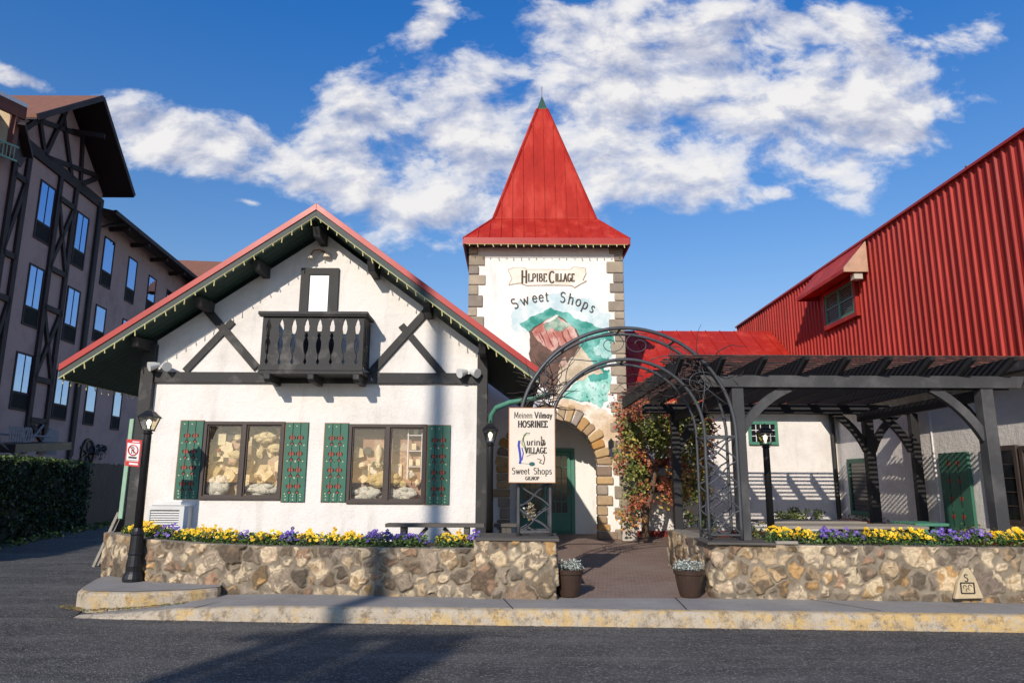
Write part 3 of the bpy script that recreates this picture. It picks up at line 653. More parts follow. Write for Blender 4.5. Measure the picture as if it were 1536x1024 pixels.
sw = MB(); sw.box((XL, HY + .185, .2), (XL + .15, 15.5, roofz(XL) - .3)); sw.box((XR - .15, HY + .185, .2), (XR, 15.5, roofz(XR) - .3)); sw.box((XL + .155, 15.3, .2), (XR - .155, 15.5, 4)); sw.build('side_walls', 'stucco', cot)
bx('interior_floor', (XL + .16, HY + .19, 1.02), (XR - .16, 15.2, 1.06), 'dark_interior', cot)
# corner posts and beam
def beam(pts_px, wpx, name, parent, Y0, th, mat='black_wood'):
    a = P(*pts_px[0], Y0); b = P(*pts_px[1], Y0); wd = wpx * Y0 / F * .99
    m = MB(); m.bar((a.x, Y0 - th / 2, a.z), (b.x, Y0 - th / 2, b.z), th, wd, up=(0, 0, 1) if abs(b.x - a.x) > abs(b.z - a.z) * .05 else (1, 0, 0)); return m.build(name, mat, parent, bev=.006)
def barXZ(name, a, b, wd, Yf, th, parent, mat='black_wood'):
    d = Vector((b.x - a.x, 0, b.z - a.z)).normalized(); nn = Vector((-d.z, 0, d.x)) * wd / 2
    a2 = Vector((a.x, Yf, a.z)); b2 = Vector((b.x, Yf, b.z)); m = MB(); m.prism([a2 - nn, b2 - nn, b2 + nn, a2 + nn], (0, th, 0)); return m.build(name, mat, parent, bev=.006)
tz = P(470, 567, HY).z
m = MB(); m.box((XL - .02, HY - .05, tz - .085), (XR + .0, HY, tz + .085)); m.build('timber_beam', 'black_wood', cot, bev=.006)
m = MB(); m.box((XR - .02, HY - .07, .2), (XR + .14, HY + .15, roofz(XR + .1) - .27)); m.build('corner_post', 'black_wood', cot, bev=.006)
m = MB(); m.box((XL - .17, HY - .09, .2), (XL + .03, HY + .17, roofz(XL - .1) - .27)); m.build('corner_post', 'black_wood', cot, bev=.006)
for (a, b, wd) in [((303, 455), (386, 552), 12), ((350, 482), (278, 557), 11), ((645, 462), (556, 560), 12), ((602, 488), (668, 566), 11)]:
    barXZ('brace_timber', P(*a, HY), P(*b, HY), wd * HY / F, HY - (.045 if wd == 12 else .03), .05 if wd == 12 else .035, cot)
# roof
def slope(name, mat, x0, x1, top, thick, y0, y1):
    m = MB(); a = (x0, y0, roofz(x0) - top); b = (x1, y0, roofz(x1) - top)
    m.prism([a, b, (b[0], b[1], b[2] - thick), (a[0], a[1], a[2] - thick)], (0, y1 - y0, 0)); return m.build(name, mat, cot, bev=.003)
for x0, x1 in ((EXL, AX), (EXR, AX)):
    slope('roof', 'red_metal', x0, x1, 0.0, .03, FY + .02, 15.8)
    slope('roof_trim', 'red_trim', x0, x1, -.015, .105, FY - .03, FY + .015)
    slope('fascia', 'fascia', x0, x1 , .092, .10, FY - .012, FY + .03)
    slope('fascia_trim', 'pale_green', x0, x1, .193, .018, FY - .02, FY + .02)
    m = MB(); nb = 12
    sx = (x1 - x0) / 1
    L0 = FY + .034
    while L0 < 15.6:
        z0 = roofz(x0) - .19; z1 = roofz(x1) - .19
        m.prism([(x0, L0, z0), (x1, L0, z1), (x1, L0, z1 + .025), (x0, L0, z0 + .025)], (0, .135, 0)); L0 += .142
    m.build('soffit', 'soffit_green', cot)
for x in (EXL, EXR):   # side eave fascia
    sgn = -1 if x == EXL else 1
    bx('eave_fascia', (x - .02 * 1, FY + .035, roofz(x) - .2), (x + .02, 15.7, roofz(x) - .035), 'fascia', cot)
# purlin stubs
for (x, y) in [(480, 345), (392, 388), (306, 445), (212, 508), (560, 402), (642, 462), (724, 520)]:
    p = P(x, y, 10.7); zz = roofz(p.x) - .335 - (.08 if abs(p.x - AX) < .2 else 0)
    m = MB(); m.prism([(p.x - .055, FY + .07, zz + .09), (p.x - .055, FY + .16, zz - .045), (p.x - .055, HY, zz - .06), (p.x - .055, HY, zz + .13)], (.11, 0, 0)); m.build('purlin_end', 'black_wood', cot, bev=.008)
# attic panel

x0, z0, x1, z1 = rectpx(451, 403, 508, 470, HY); i0, _, i1, iz1 = rectpx(464, 413, 493, 470, HY)
m = MB(); m.plate([(x0, z0 - .02), (i0, z0 - .02), (i0, iz1), (i1, iz1), (i1, z0 - .02), (x1, z0 - .02), (x1, z1), (x0, z1)], [], (0, HY - .045, 0), (1, 0, 0), (0, 0, 1), (0, .045, 0)); m.build('attic_frame', 'black_wood', cot, bev=.005)
bx('attic_panel', (i0, HY - .02, z0), (i1, HY - .002, iz1), 'white_panel', cot)
dx0, dz0, dx1, dz1 = rectpx(453, 560, 508, 497, HY); bx('balcony_door', (dx0, HY - .015, dz0), (dx1, HY - .003, dz1), 'dark_wood', cot)
# balcony (part with sub-parts)
BY = 10.5; bl, bz, br, bt = rectpx(392, 556, 545, 468, BY)
m = MB(); m.box((bl - .02, BY - .02, bz - .05), (br + .02, HY - .05, bz)); bal = m.build('balcony', 'black_wood', cot, bev=.005)
m = MB(); m.box((bl - .06, BY - .06, bt - .05), (br + .06, BY + .07, bt)); m.box((bl - .05, BY + .07, bt - .05), (bl + .05, HY, bt)); m.box((br - .05, BY + .07, bt - .05), (br + .05, HY, bt))
m.box((bl - .045, BY - .045, bt - .075), (br + .045, BY + .03, bt - .052)); m.build('handrail', 'black_wood', bal, bev=.006)
m = MB(); m.box((bl - .01, BY - .03, bz + .002), (br + .01, BY + .035, bz + .09)); m.build('bottom_rail', 'black_wood', bal, bev=.004)
def gapw(t):  # half width of the turned gap silhouette, t 0..1 bottom to top
    ks = [(0, .0), (.04, .012), (.07, .028), (.10, .014), (.14, .004), (.22, .006), (.26, .022), (.34, .034), (.42, .04), (.50, .034), (.56, .014), (.585, .014), (.60, .034), (.63, .014), (.68, .026), (.74, .036), (.82, .036), (.86, .022), (.89, .026), (.92, .014), (.96, .0), (1, 0)]
    return float(np.interp(t, [a for a, b in ks], [b for a, b in ks]))
ng = 8; pit = (br - bl) / (ng + .0); zs0, zs1 = bz + .09, bt - .078
gx = [bl + pit * (i + .5) for i in range(ng)]
def board(name, xa, xb, ga, gb, mk):
    m = MB(); tt = np.linspace(0, 1, 34); lp = [(xa + (gapw(t) if ga else 0), zs0 + (zs1 - zs0) * t) for t in tt]; rp = [(xb - (gapw(t) if gb else 0), zs0 + (zs1 - zs0) * t) for t in tt]
    for i in range(33):
        q = [lp[i], rp[i], rp[i + 1], lp[i + 1]]; m.prism([mk(a, b, 0) for a, b in q], mk(0, 0, .028) - mk(0, 0, 0))
    return m.build(name, 'black_wood', bal)
fr = lambda a, b, c: Vector((a, BY + c, b))
ed = [bl] + gx + [br]
for i in range(len(ed) - 1): board('baluster', ed[i] + .002, ed[i + 1] - .002, i > 0, i < len(ed) - 2, fr)
for X in (bl, br - .028):
    sd = lambda a, b, c, X=X: Vector((X + c, a, b)); es = [BY + .03, BY + .13, BY + .29, BY + .42, HY]
    for i in range(4): board('baluster', es[i], es[i + 1], i > 0, i < 3, sd)
for px in (405, 470, 537):
    p = P(px, 562, BY + .1); m = MB(); m.prism([(p.x - .045, BY - .05, bz - .055), (p.x - .045, BY - .05, bz - .13), (p.x - .045, BY + .03, bz - .17), (p.x - .045, HY, bz - .17), (p.x - .045, HY, bz - .055)], (.09, 0, 0)); m.build('bracket', 'black_wood', bal, bev=.008)
# shop windows + shutters
def shutter(px0, py0, px1, py1, Y, lab=None):
    x0, z0, x1, z1 = rectpx(px0, py0, px1, py1, Y)
    m = MB(); wd = (x1 - x0) / 3
    for i in range(3): m.box((x0 + i * wd + .003, Y - .035, z0), (x0 + (i + 1) * wd - .003, Y, z1))
    sh_ = m.build('shutter', 'green_paint', cot, bev=.004)
    m = MB(); m.box((x0 - .012, Y - .02, z0 - .008), (x0, Y, z1 + .008)); m.box((x0, Y - .02, z1), (x1, Y, z1 + .01)); m.build('shutter_edge', 'rust', sh_)
    h = MB(); s2 = MB(); d = MB(); H = z1 - z0; Wd = x1 - x0; yy = Y - .038
    for c in (.33, .67):
        for r in range(4):
            cx = x0 + Wd * c + ru(-.004, .004); cz = z1 - H * (.20 + .205 * r)
            for sx in (-1, 1): h.disc((cx + sx * .017, yy, cz + .012), .026, (0, .004, 0), 9)
            h.prism([(cx - .038, yy - .001, cz + .008), (cx, yy - .001, cz - .038), (cx + .038, yy - .001, cz + .008)], (0, .004, 0))
            h.disc((cx, yy, cz - .085), .017, (0, .004, 0), 8); h.disc((cx, yy, cz + .055), .013, (0, .004, 0), 8)
            s2.box((cx - .005, yy - .002, cz - .07), (cx + .005, yy + .002, cz + .07))
            for sx in (-1, 1):
                s2.tube([(cx + sx * .03, yy - .001, cz + .035), (cx + sx * .047, yy - .001, cz + .015), (cx + sx * .04, yy - .001, cz - .012)], .006, 4)
                s2.tube([(cx + sx * .002, yy - .001, cz - .06), (cx + sx * .022, yy - .001, cz - .07), (cx + sx * .02, yy - .001, cz - .095)], .0045, 4)
            for dx2 in (-.17, .17):
                for dz2 in (0,): d.disc((cx + dx2 * Wd * .99 + ru(-.01, .01), yy, cz - H * .09 + ru(-.01, .01)), .009, (0, .003, 0), 6)
    for r in range(8): d.disc((x0 + Wd * (.18 + .32 * (r % 3)), yy, z0 + .03 + .05 * (r // 3) if r < 6 else z1 - .05), .009, (0, .003, 0), 6)
    h.build('heart_pattern', 'heart_red', sh_); s2.build('stem_pattern', 'stem_dark', sh_); d.build('dot_pattern', 'dot_cream', sh_)
    return sh_
shutter(267.5, 631, 302.5, 748, HY); shutter(426, 634, 460.5, 752, HY); shutter(485.5, 635, 521, 752, HY); shutter(640.5, 638, 675, 756, HY)
for wi, (x0, z0, x1, z1) in enumerate(WB):
    m = MB(); md = (x0 + x1) / 2; t = .05; g = .055
    m.plate([(x0, z0), (x1, z0), (x1, z1), (x0, z1)], [[(x0 + t, z0 + t), (md - t * .7, z0 + t), (md - t * .7, z1 - t), (x0 + t, z1 - t)], [(md + t * .7, z0 + t), (x1 - t, z0 + t), (x1 - t, z1 - t), (md + t * .7, z1 - t)]], (0, HY - .04, 0), (1, 0, 0), (0, 0, 1), (0, .09, 0))
    fr_ = m.build('shop_window', 'frame_brown', cot, bev=.006)
    for a, b in ((x0 + t, md - t * .7), (md + t * .7, x1 - t)):
        m = MB(); e = .022
        m.plate([(a - .01, z0 + t - .01), (b + .01, z0 + t - .01), (b + .01, z1 - t + .01), (a - .01, z1 - t + .01)], [[(a + e, z0 + t + e), (b - e, z0 + t + e), (b - e, z1 - t - e), (a + e, z1 - t - e)]], (0, HY - .015, 0), (1, 0, 0), (0, 0, 1), (0, .04, 0)); m.build('sash', 'frame_brown', fr_, bev=.004)
        m = MB(); m.add([(a + e, HY + .01, z0 + t + e), (b - e, HY + .01, z0 + t + e), (b - e, HY + .01, z1 - t - e), (a + e, HY + .01, z1 - t - e)], [(0, 1, 2, 3)]); m.build('pane', 'shop_glass', fr_)
    m = MB(); m.box((x0 - .1, HY + .26, z0 - .1), (x1 + .1, HY + .29, z1 + .15)); m.box((x0 - .1, HY + .085, z0 - .02), (x1 + .1, HY + .255, z0 + .02))
    m.build('display_back', 'display_brown' if wi == 0 else 'display_rose', cot)
# things in the windows
x0, z0, x1, z1 = WB[0]; W_ = x1 - x0; H_ = z1 - z0
def wp(wi, u, v, y=HY + .3): a = WB[wi]; return Vector((a[0] + (a[2] - a[0]) * u, y, a[1] + (a[3] - a[1]) * v))
def card(name, wi, u, v, r, mat, label, cat, y, grp):
    c = wp(wi, u, v, y); a = ru(-.7, .7); m = MB(); k = random.choice([4, 5, 6, 4]); R_ = r[0] * 1.5
    pts = [c + Vector((math.cos(a + 2 * PI * i / k) * R_ * ru(.7, 1.1), 0, math.sin(a + 2 * PI * i / k) * R_ * ru(.7, 1.2))) for i in range(k)]
    m.prism(pts, (0, .02, 0)); return tag(m.build(name, mat, bev=.003), label, cat, grp)
def lump(name, wi, u, v, r, mat, label, cat, seed, y=HY + .16, amp=.3, grp=None):
    m = MB(); c = wp(wi, u, v, y); m.blob(c, r, seed, 18, amp)
    if r[0] > .13:
        for q in range(5):
            a = q * 1.3 + seed; m.blob(c + Vector((math.cos(a) * r[0] * .75, -.03, math.sin(a) * r[2] * .7)), (r[0] * .38, r[1] * .6, r[2] * .42), seed + q, 10, .3)
    o = m.build(name, mat, smooth=True); return tag(o, label, cat, grp)
lump('white_cloth', 0, .17, .16, (.17, .09, .16), 'cloth_white', 'rumpled white cloth heaped in the lower left of the left shop window', 'cloth', 1)
lump('white_cloth', 0, .70, .12, (.26, .09, .09), 'cloth_white', 'low white lace cloth in the bottom right pane of the left shop window', 'cloth', 2)
lump('plush_toy', 0, .36, .57, (.12, .07, .06), 'plush_tan', 'tan plush toy leaning right in the left pane of the left shop window', 'plush toy', 3)
lump('plush_toy', 0, .72, .80, (.17, .08, .075), 'plush_tan', 'long tan plush toy lying high in the right pane of the left shop window', 'plush toy', 4)
lump('plush_toy', 0, .66, .60, (.055, .05, .085), 'plush_tan', 'small upright tan plush toy under the long one in the left shop window', 'plush toy', 5)
lump('plush_toy', 0, .86, .66, (.12, .06, .06), 'plush_tan', 'tan plush toy at the right edge of the left shop window', 'plush toy', 6)
for (u, v, du, dv, lb) in [(.13, .52, .15, .07, 'flat cream box on the left side of the left shop window'), (.15, .78, .13, .16, 'tall cream picture card at the top left of the left shop window')]:
    c = wp(0, u, v, HY + .25); m = MB(); m.box((c.x - du / 2 * 1.1, HY + .19, c.z - dv / 2 * 1.2), (c.x + du / 2 * 1.1, HY + .25, c.z + dv / 2 * 1.2)); tag(m.build('gift_box', 'box_cream', bev=.006), lb, 'box')
m = MB(); c = wp(0, .15, .63, HY + .13); m.blob(c, (.035, .03, .03), 3, 10, .1); tag(m.build('red_ball', 'heart_red', smooth=True), 'small red ball above the flat box in the left shop window', 'ball')
lump('straw_heap', 1, .38, .30, (.20, .08, .12), 'straw', 'heap of yellow straw in the middle of the right shop window', 'straw')if False else lump('straw_heap', 1, .45, .30, (.24, .08, .11), 'straw', 'heap of yellow straw in the middle of the right shop window', 'straw', 8)
lump('white_cloth', 1, .22, .12, (.22, .08, .10), 'cloth_white', 'white cloth draped in the bottom left of the right shop window', 'cloth', 9)
lump('white_cloth', 1, .68, .12, (.22, .08, .10), 'cloth_white', 'white cloth draped in the bottom right pane of the right shop window', 'cloth', 10)
for i in range(26):
    u, v = ru(.08, .94) if i < 14 else ru(.08, .45), ru(.2, .5) if i < 13 else ru(.35, .9); g_ = 'small tan or brown goods piled in the left shop window'; mt_ = ['plush_tan', 'display_brown', 'box_cream', 'frame_brown', 'display_rose', 'straw', 'bench_wood'][i % 7]
    if i % 3: card('display_item', 0, u, v, (ru(.06, .11), 0, 0), mt_, g_, 'goods', HY + .12 + i * .005, g_)
    else: lump('display_item', 0, u, v, (ru(.04, .08), .045, ru(.035, .07)), mt_, g_, 'goods', 30 + i, HY + ru(.17, .2), .3, g_)
for i in range(12):
    u, v = ru(.1, .95), ru(.2, .4) if i < 8 else ru(.45, .7); g_ = 'small pale ornaments and cards in the right shop window'; mt_ = ['cloth_white', 'straw', 'display_brown', 'box_cream', 'display_rose', 'bench_wood'][i % 6]
    if i % 3: card('display_item', 1, u, v, (ru(.04, .07), 0, 0), mt_, g_, 'ornament', HY + .12 + i * .005, g_)
    else: lump('display_item', 1, u, v, (ru(.04, .07), .045, ru(.035, .06)), mt_, g_, 'ornament', 60 + i, HY + ru(.17, .2), .3, g_)
t = thing('display_figurine', 'standing ornament with leafy base behind the straw in the right shop window', 'ornament', wp(1, .36, .45))
m = MB(); c = wp(1, .36, .45, HY + .17); m.lathe(c, [(.05, 0), (.06, .05), (.03, .12), (.055, .2), (.06, .26), (.03, .33), (.01, .36)], 10); m.build('body', 'box_cream', t, smooth=True)
m = MB(); leaf_quads(m, c + Vector((0, -.02, .04)), 90, .05, [(.12, .16, .1), (.3, .3, .2), (.1, .12, .08)], (.12, .04, .07)); m.build('leaves', 'leaf', t, kind='stuff')
t = thing('picture_frame', 'large cream picture frame standing behind the straw in the right shop window', 'frame', wp(1, .35, .28))
a = wp(1, .22, .25, HY + .33); b = wp(1, .66, .50, HY + .33); m = MB(); m.plate([(a.x, a.z), (b.x, a.z), (b.x, b.z), (a.x, b.z)], [[(a.x + .025, a.z + .025), (b.x - .025, a.z + .025), (b.x - .025, b.z - .025), (a.x + .025, b.z - .025)]], (0, HY + .215, 0), (1, 0, 0), (0, 0, 1), (0, .02, 0)); m.build('frame', 'box_cream', t)
bx('picture', (a.x + .02, HY + .236, a.z + .02), (b.x - .02, HY + .243, b.z - .02), 'sign_cream', t)
t = thing('display_shelf', 'white wire shelf of small cartons at the right side of the right shop window', 'shelf', wp(1, .85, .4))
m = MB()
for v in (.46, .66, .86): c = wp(1, .84, v); m.box((c.x - .13, HY + .12, c.z), (c.x + .13, HY + .24, c.z + .012))
for u in (.74, .92): c = wp(1, u, .3); m.box((c.x, HY + .10, c.z), (c.x + .015, HY + .118, c.z + .85)); 
m.build('rack', 'sign_white', t)
for v, u in ((.47, .78), (.47, .88), (.67, .82), (.87, .84)): c = wp(1, u, v); m = MB(); m.box((c.x - .035, HY + .13, c.z + .012), (c.x + .035, HY + .2, c.z + .11)); m.build('carton', 'box_cream', t)
# AC unit in wall
x0, z0, x1, z1 = rectpx(229, 758, 288, 800, HY)
ac = thing('air_conditioner', 'white louvred air conditioner set low in the cottage wall beside the lamp', 'air conditioner', ((x0 + x1) / 2, HY, z0))
m = MB(); m.plate([(x0 - .02, z0), (x1, z0), (x1, z1), (x0 - .02, z1)], [[(x0 + .02, z0 + .03), (x1 - .14, z0 + .03), (x1 - .14, z1 - .06), (x0 + .02, z1 - .06)]], (0, HY - .14, 0), (1, 0, 0), (0, 0, 1), (0, .138, 0)); m.build('casing', 'white_metal', ac, bev=.006)
m = MB()
for i in range(9):
    zz = z0 + .04 + i * .034; m.prism([(x0 + .02, HY - .13, zz), (x0 + .02, HY - .12, zz + .02), (x0 + .02, HY - .095, zz + .024), (x0 + .02, HY - .1, zz + .012)], (x1 - .16 - x0, 0, 0))
m.build('louvres', 'white_metal', ac)
bx('trim', (x0 - .03, HY - .018, z1 + .006), (x1 + .05, HY - .001, z1 + .06), 'white_metal', ac)
bx('inner_grille', (x0 + .021, HY - .07, z0 + .031), (x1 - .141, HY - .06, z1 - .061), 'dark_interior', ac)
# floodlights
def flood(px, py, label):
    p = P(px, py, HY - .15); t = thing('floodlight', label, 'floodlight', (p.x, HY, p.z), 'floodlights on the cottage front')
    m = MB(); m.lathe((p.x, HY - .03, p.z - .02), [(.05, -.02), (.05, .02)], 12); m.tube([(p.x, HY - .01, p.z), (p.x, HY - .12, p.z - .03)], .02, 8); m.build('mount', 'white_metal', t)
    for s in (-1, 1):
        a = Vector((p.x + s * .03, HY - .1, p.z)); d = Vector((s * .8, -.75, -.35)).normalized(); m = MB(); m.tube([a, a + d * .05, a + d * .09, a + d * .16], [.03, .05, .06, .075], 12); m.build('lamp_head', 'white_metal', t, smooth=False)
flood(240, 546, 'twin white floodlight on the black beam at the left corner of the cottage')
flood(703, 556, 'twin white floodlight above the beam at the right corner of the cottage')
p = P(480, 382, HY); t = thing('gooseneck_light', 'small gooseneck wall light above the white attic panel', 'wall light', (p.x, HY, p.z))
m = MB(); m.tube([(p.x + .1, HY - .01, p.z + .02), (p.x + .02, HY - .08, p.z + .06), (p.x - .07, HY - .12, p.z + .03), (p.x - .11, HY - .14, p.z - .05)], .014, 8); m.build('arm', 'rust', t, smooth=True)
m = MB(); m.lathe((p.x + .13, HY - .06, p.z - .06), [(.06, 0), (.045, .05), (.02, .08)], 12); m.build('shade', 'sign_cream', t); m = MB(); m.lathe((p.x - .11, HY - .14, p.z - .11), [(.045, 0), (.035, .04), (.015, .06)], 12); m.build('shade', 'sign_cream', t)
# string lights
def string(name, pts, label, step=.19, drop=(.04, .10), r=.0075):
    m = MB(); pts = [Vector(p) for p in pts]; m.tube(pts, .006, 5)
    for a, b in zip(pts, pts[1:]):
        Ln = (b - a).length; k = int(Ln / step)
        for i in range(k):
            p = a + (b - a) * ((i + .5) / k); d = ru(*drop); q = p + Vector((ru(-.015, .03), ru(-.01, .01), -d)); m.tube([p, q], [r * .8, r * 1.25], 5)
    return tag(m.build(name, 'lights'), label, 'string lights')
zt = .205
string('string_lights', [(EXL + .02, FY - .03, roofz(EXL) - zt), (AX, FY - .03, AZ_ - zt), (EXR - .02, FY - .03, roofz(EXR) - zt)], 'icicle lights hanging along the front gable edge of the cottage', .17)
string('string_lights', [(EXL + .02, FY, EZL - zt), (EXL + .02, 15, EZL - zt)], 'icicle lights hanging along the left side eave of the cottage', .2)
# green leaning strip & board, downspout
a = P(199, 628, 11.2); b = P(181, 778, 11.0); m = MB(); m.bar(a, b, .07, .05, up=(0, 1, 0)); tag(m.build('downspout', 'pale_green', bev=.01), 'pale green pipe leaning behind the black corner post of the cottage', 'pipe')
t = thing('leaning_frame', 'weathered wooden frame leaning on the left end of the stone planter', 'wooden frame', (-6.5, 10.9, .05))
for (a, b) in (((178, 768), (140, 850)), ((183, 775), (148, 848))):
    A = G(b[0], b[1], .05); B = P(a[0], a[1], A.y + .12); m = MB(); m.bar(A, B, .05, .035, up=(0, 1, 0)); m.build('rail', 'plank_wood', t, bev=.004)
A = G(165, 812, .45); m = MB(); m.bar(P(163, 806, 11), P(172, 806, 11.1), .06, .05); m.build('crossbar', 'sign_white', t, bev=.004)
m = MB(); q = [P(181, 775, 11.1), P(148, 848, 10.9), P(152, 850, 11.25), P(186, 785, 11.3)]; m.prism(q, (0, .02, 0)); m.build('panel', 'dark_wood', t)
# green curved gutter pipe between cottage and arch
gp = [P(735, 650, 10.9), P(737, 622, 10.9), P(745, 611, 10.8), P(765, 603, 10.7), P(800, 598, 10.6), P(825, 592, 10.6)]
m = MB(); m.tube(gp, .04, 8); tag(m.build('gutter_pipe', 'green_door', smooth=True), 'curved green gutter pipe above the right lamp, ending behind the cream sign', 'pipe')
# bench
def bench(xa, xb, ya, z, label):
    t = thing('bench', label, 'bench', ((xa + xb) / 2, ya, z - .45), 'plank benches beside the cottage')
    m = MB(); m.box((xa, ya - .13, z - .05), (xb, ya + .0, z)); m.box((xa, ya + .01, z - .048), (xb, ya + .14, z - .002)); m.build('seat', 'bench_wood', t, bev=.006)
    for x in (xa + .25, xb - .25):
        m = MB(); m.box((x - .04, ya - .1, z - .6), (x + .04, ya + .12, z - .052)); m.build('leg', 'bench_wood', t, bev=.006)
    for x, s in ((xa + .3, 1), (xb - .3, -1)):
        m = MB(); m.bar((x + s * .28, ya, z - .06), (x + s * .0, ya, z - .36), .05, .05, up=(0, 1, 0)); m.build('brace', 'bench_wood', t)
a = P(580, 784, 10.35); b = P(727, 787, 10.35); bench(a.x, b.x, 10.35, a.z, 'dark plank bench under the right shop window of the cottage')
a = P(738, 786, 10.9); b = P(775, 788, 10.9); bench(a.x, b.x + .05, 11.2, a.z, 'short dark bench end behind the right lamp, left of the ironwork')
# ================================================================== LAMPS
def make_lamp(p, hgt, label):
    t = thing('street_lamp', label, 'street lamp', p, 'black lantern post lamps'); x, y, z = p
    m = MB(); m.lathe(p, [(.13, 0), (.135, .04), (.115, .10), (.10, .13), (.105, .2), (.088, .34), (.10, .36), (.088, .38), (.08, .60), (.095, .62), (.07, .66), (.06, .70)], 16); m.build('base', 'black_iron', t, smooth=False)
    m = MB(); m.lathe(p, [(.056, .69), (.05, hgt - .38), (.05, hgt - .36), (.068, hgt - .355), (.05, hgt - .33), (.06, hgt - .31)], 14); m.build('pole', 'black_iron', t, smooth=True)
    zb = z + hgt - .305; r0, r1, h = .082, .145, .17
    ln = MB(); ln.lathe((x, y, zb), [(r0 + .012, -.015), (r0 + .012, 0.002)], 4, PI / 4)
    for kx in (-1, 1):
        for kk in (-1, 1): ln.tube([(x + kx * r0 * .72, y + kk * r0 * .72, zb), (x + kx * r1 * .72, y + kk * r1 * .72, zb + h)], .006, 4)
    lo = ln.build('lantern_frame', 'black_iron', t)
    m = MB(); m.lathe((x, y, zb + h), [(r1 + .022, 0), (r1 + .024, .012), (r1 * .75, .055), (r1 * .5, .09), (.03, .105), (.03, .12), (.015, .13), (.018, .145), (.004, .16)], 4, PI / 4); m.build('cap', 'black_iron', t)
    m = MB()
    for j in range(4):
        a0 = PI / 4 + j * PI / 2; a1 = a0 + PI / 2; f = .97
        m.add([(x + r0 * f * math.cos(a0), y + r0 * f * math.sin(a0), zb + .004), (x + r0 * f * math.cos(a1), y + r0 * f * math.sin(a1), zb + .004), (x + r1 * f * math.cos(a1), y + r1 * f * math.sin(a1), zb + h - .002), (x + r1 * f * math.cos(a0), y + r1 * f * math.sin(a0), zb + h - .002)], [(0, 1, 2, 3)])
    m.build('lantern_glass', MT['shop_glass'], t)
    m = MB(); m.lathe((x, y, zb + .02), [(.014, 0), (.014, .03), (.03, .06), (.035, .09), (.02, .12), (.004, .13)], 10); m.build('bulb', 'bulb', t, smooth=True)
    return t
lp = G(199, 871, .25); top = P(219, 612, lp.y); HL = top.z - .25
lamp1 = make_lamp((lp.x - .0, lp.y, .25), HL, 'black lamp post at the left end of the planter with the parking sign on it')
p2 = P(735, 700, 10.75); copy_tree(lamp1, (p2.x, 10.75, P(735, 632, 10.75).z - HL), 'black lamp post at the right corner of the cottage, left of the cream sign')
p3 = P(1152, 720, 11.3); copy_tree(lamp1, (p3.x, 11.3, P(1149, 637, 11.3).z - HL), 'black lamp post under the pergola behind the right planter')
# no parking sign, on lamp 1
ny = lp.y - .08
sg = thing('parking_sign', 'small red and white no parking sign fixed to the left lamp post', 'sign', P(198, 700, ny))
cn = [P(x, y, ny) for x, y in [(187, 698), (208.5, 700), (213, 660), (190, 658)]]
m = MB(); m.prism(cn, (0, .006, 0)); m.build('plate', 'sign_red', sg, bev=.002)
def lerp4(u, v, dy=0): a = cn[0].lerp(cn[1], u); b = cn[3].lerp(cn[2], u); q = a.lerp(b, v); return Vector((q.x, ny + dy, q.z))
def q4(m, u0, v0, u1, v1, dy, th): m.prism([lerp4(u0, v0, dy), lerp4(u1, v0, dy), lerp4(u1, v1, dy), lerp4(u0, v1, dy)], (0, th, 0))
m = MB(); q4(m, .09, .19, .91, .86, -.003, .003); m.build('white_panel', 'sign_white', sg)
m = MB(); m.tube([lerp4(.5 + .31 * math.cos(a), .60 + .19 * math.sin(a), -.006) for a in np.linspace(0, 2 * PI, 28, endpoint=False)], .0085, 5, True)
m.tube([lerp4(.5 - .24, .60 + .14, -.007), lerp4(.5 + .24, .60 - .14, -.007)], .006, 4); m.build('prohibition_ring', 'sign_red', sg)
m = MB(); text(m, 'R', .26, .22, lambda a, b: lerp4(.37 + a, .49 + b, -.005), (0, .003, 0), .2); q4(m, .22, .29, .78, .36, -.005, .002); q4(m, .12, .22, .88, .235, -.005, .002); m.build('lettering', 'text_dark', sg)
m = MB(); q4(m, .3, .06, .9, .13, -.004, .003); q4(m, .4, .9, .85, .94, -.004, .003); m.build('white_lettering', 'sign_white', sg)
# ================================================================== TOWER
TY = 16.1; TX0, TX1 = -1.0, 2.6; TC = .8; TZ = 7.15
tow = thing('clock_tower' if False else 'tower', 'white square tower with steep red pyramid roof, painted mountain mural and stone arch', 'building', (TC, TY, .3))
ax, ar, asz = .94, 1.0, 1.95
archp = [(ax + ar, .3)] + [(ax + ar * math.cos(t), asz + ar * 1.05 * math.sin(t)) for t in np.linspace(0, PI, 25)] + [(ax - ar, .3)]
outer = [(TX0, .3), (ax - ar, .3)] + list(reversed(archp))[1:-1] + [(ax + ar, .3), (TX1, .3), (TX1, TZ), (TX0, TZ)]
m = MB(); m.plate(outer, [], (0, TY, 0), (1, 0, 0), (0, 0, 1), (0, .3, 0)); m.build('front_wall', 'stucco_tower', tow)
m = MB(); m.box((TX0, TY + .305, .3), (TX0 + .25, TY + 3.6, TZ)); m.box((TX1 - .25, TY + .305, .3), (TX1, TY + 3.6, TZ)); m.box((TX0 + .26, TY + 3.4, .3), (TX1 - .26, TY + 3.6, TZ)); m.build('side_walls', 'stucco_tower', tow)
m = MB(); m.box((TX0 + .26, TY + 1.6, .3), (TX1 - .26, TY + 1.75, 3.4)); m.box((TX0 + .26, TY + .32, 3.25), (TX1 - .26, TY + 1.59, 3.4)); m.build('porch_wall', 'stucco_tower', tow)
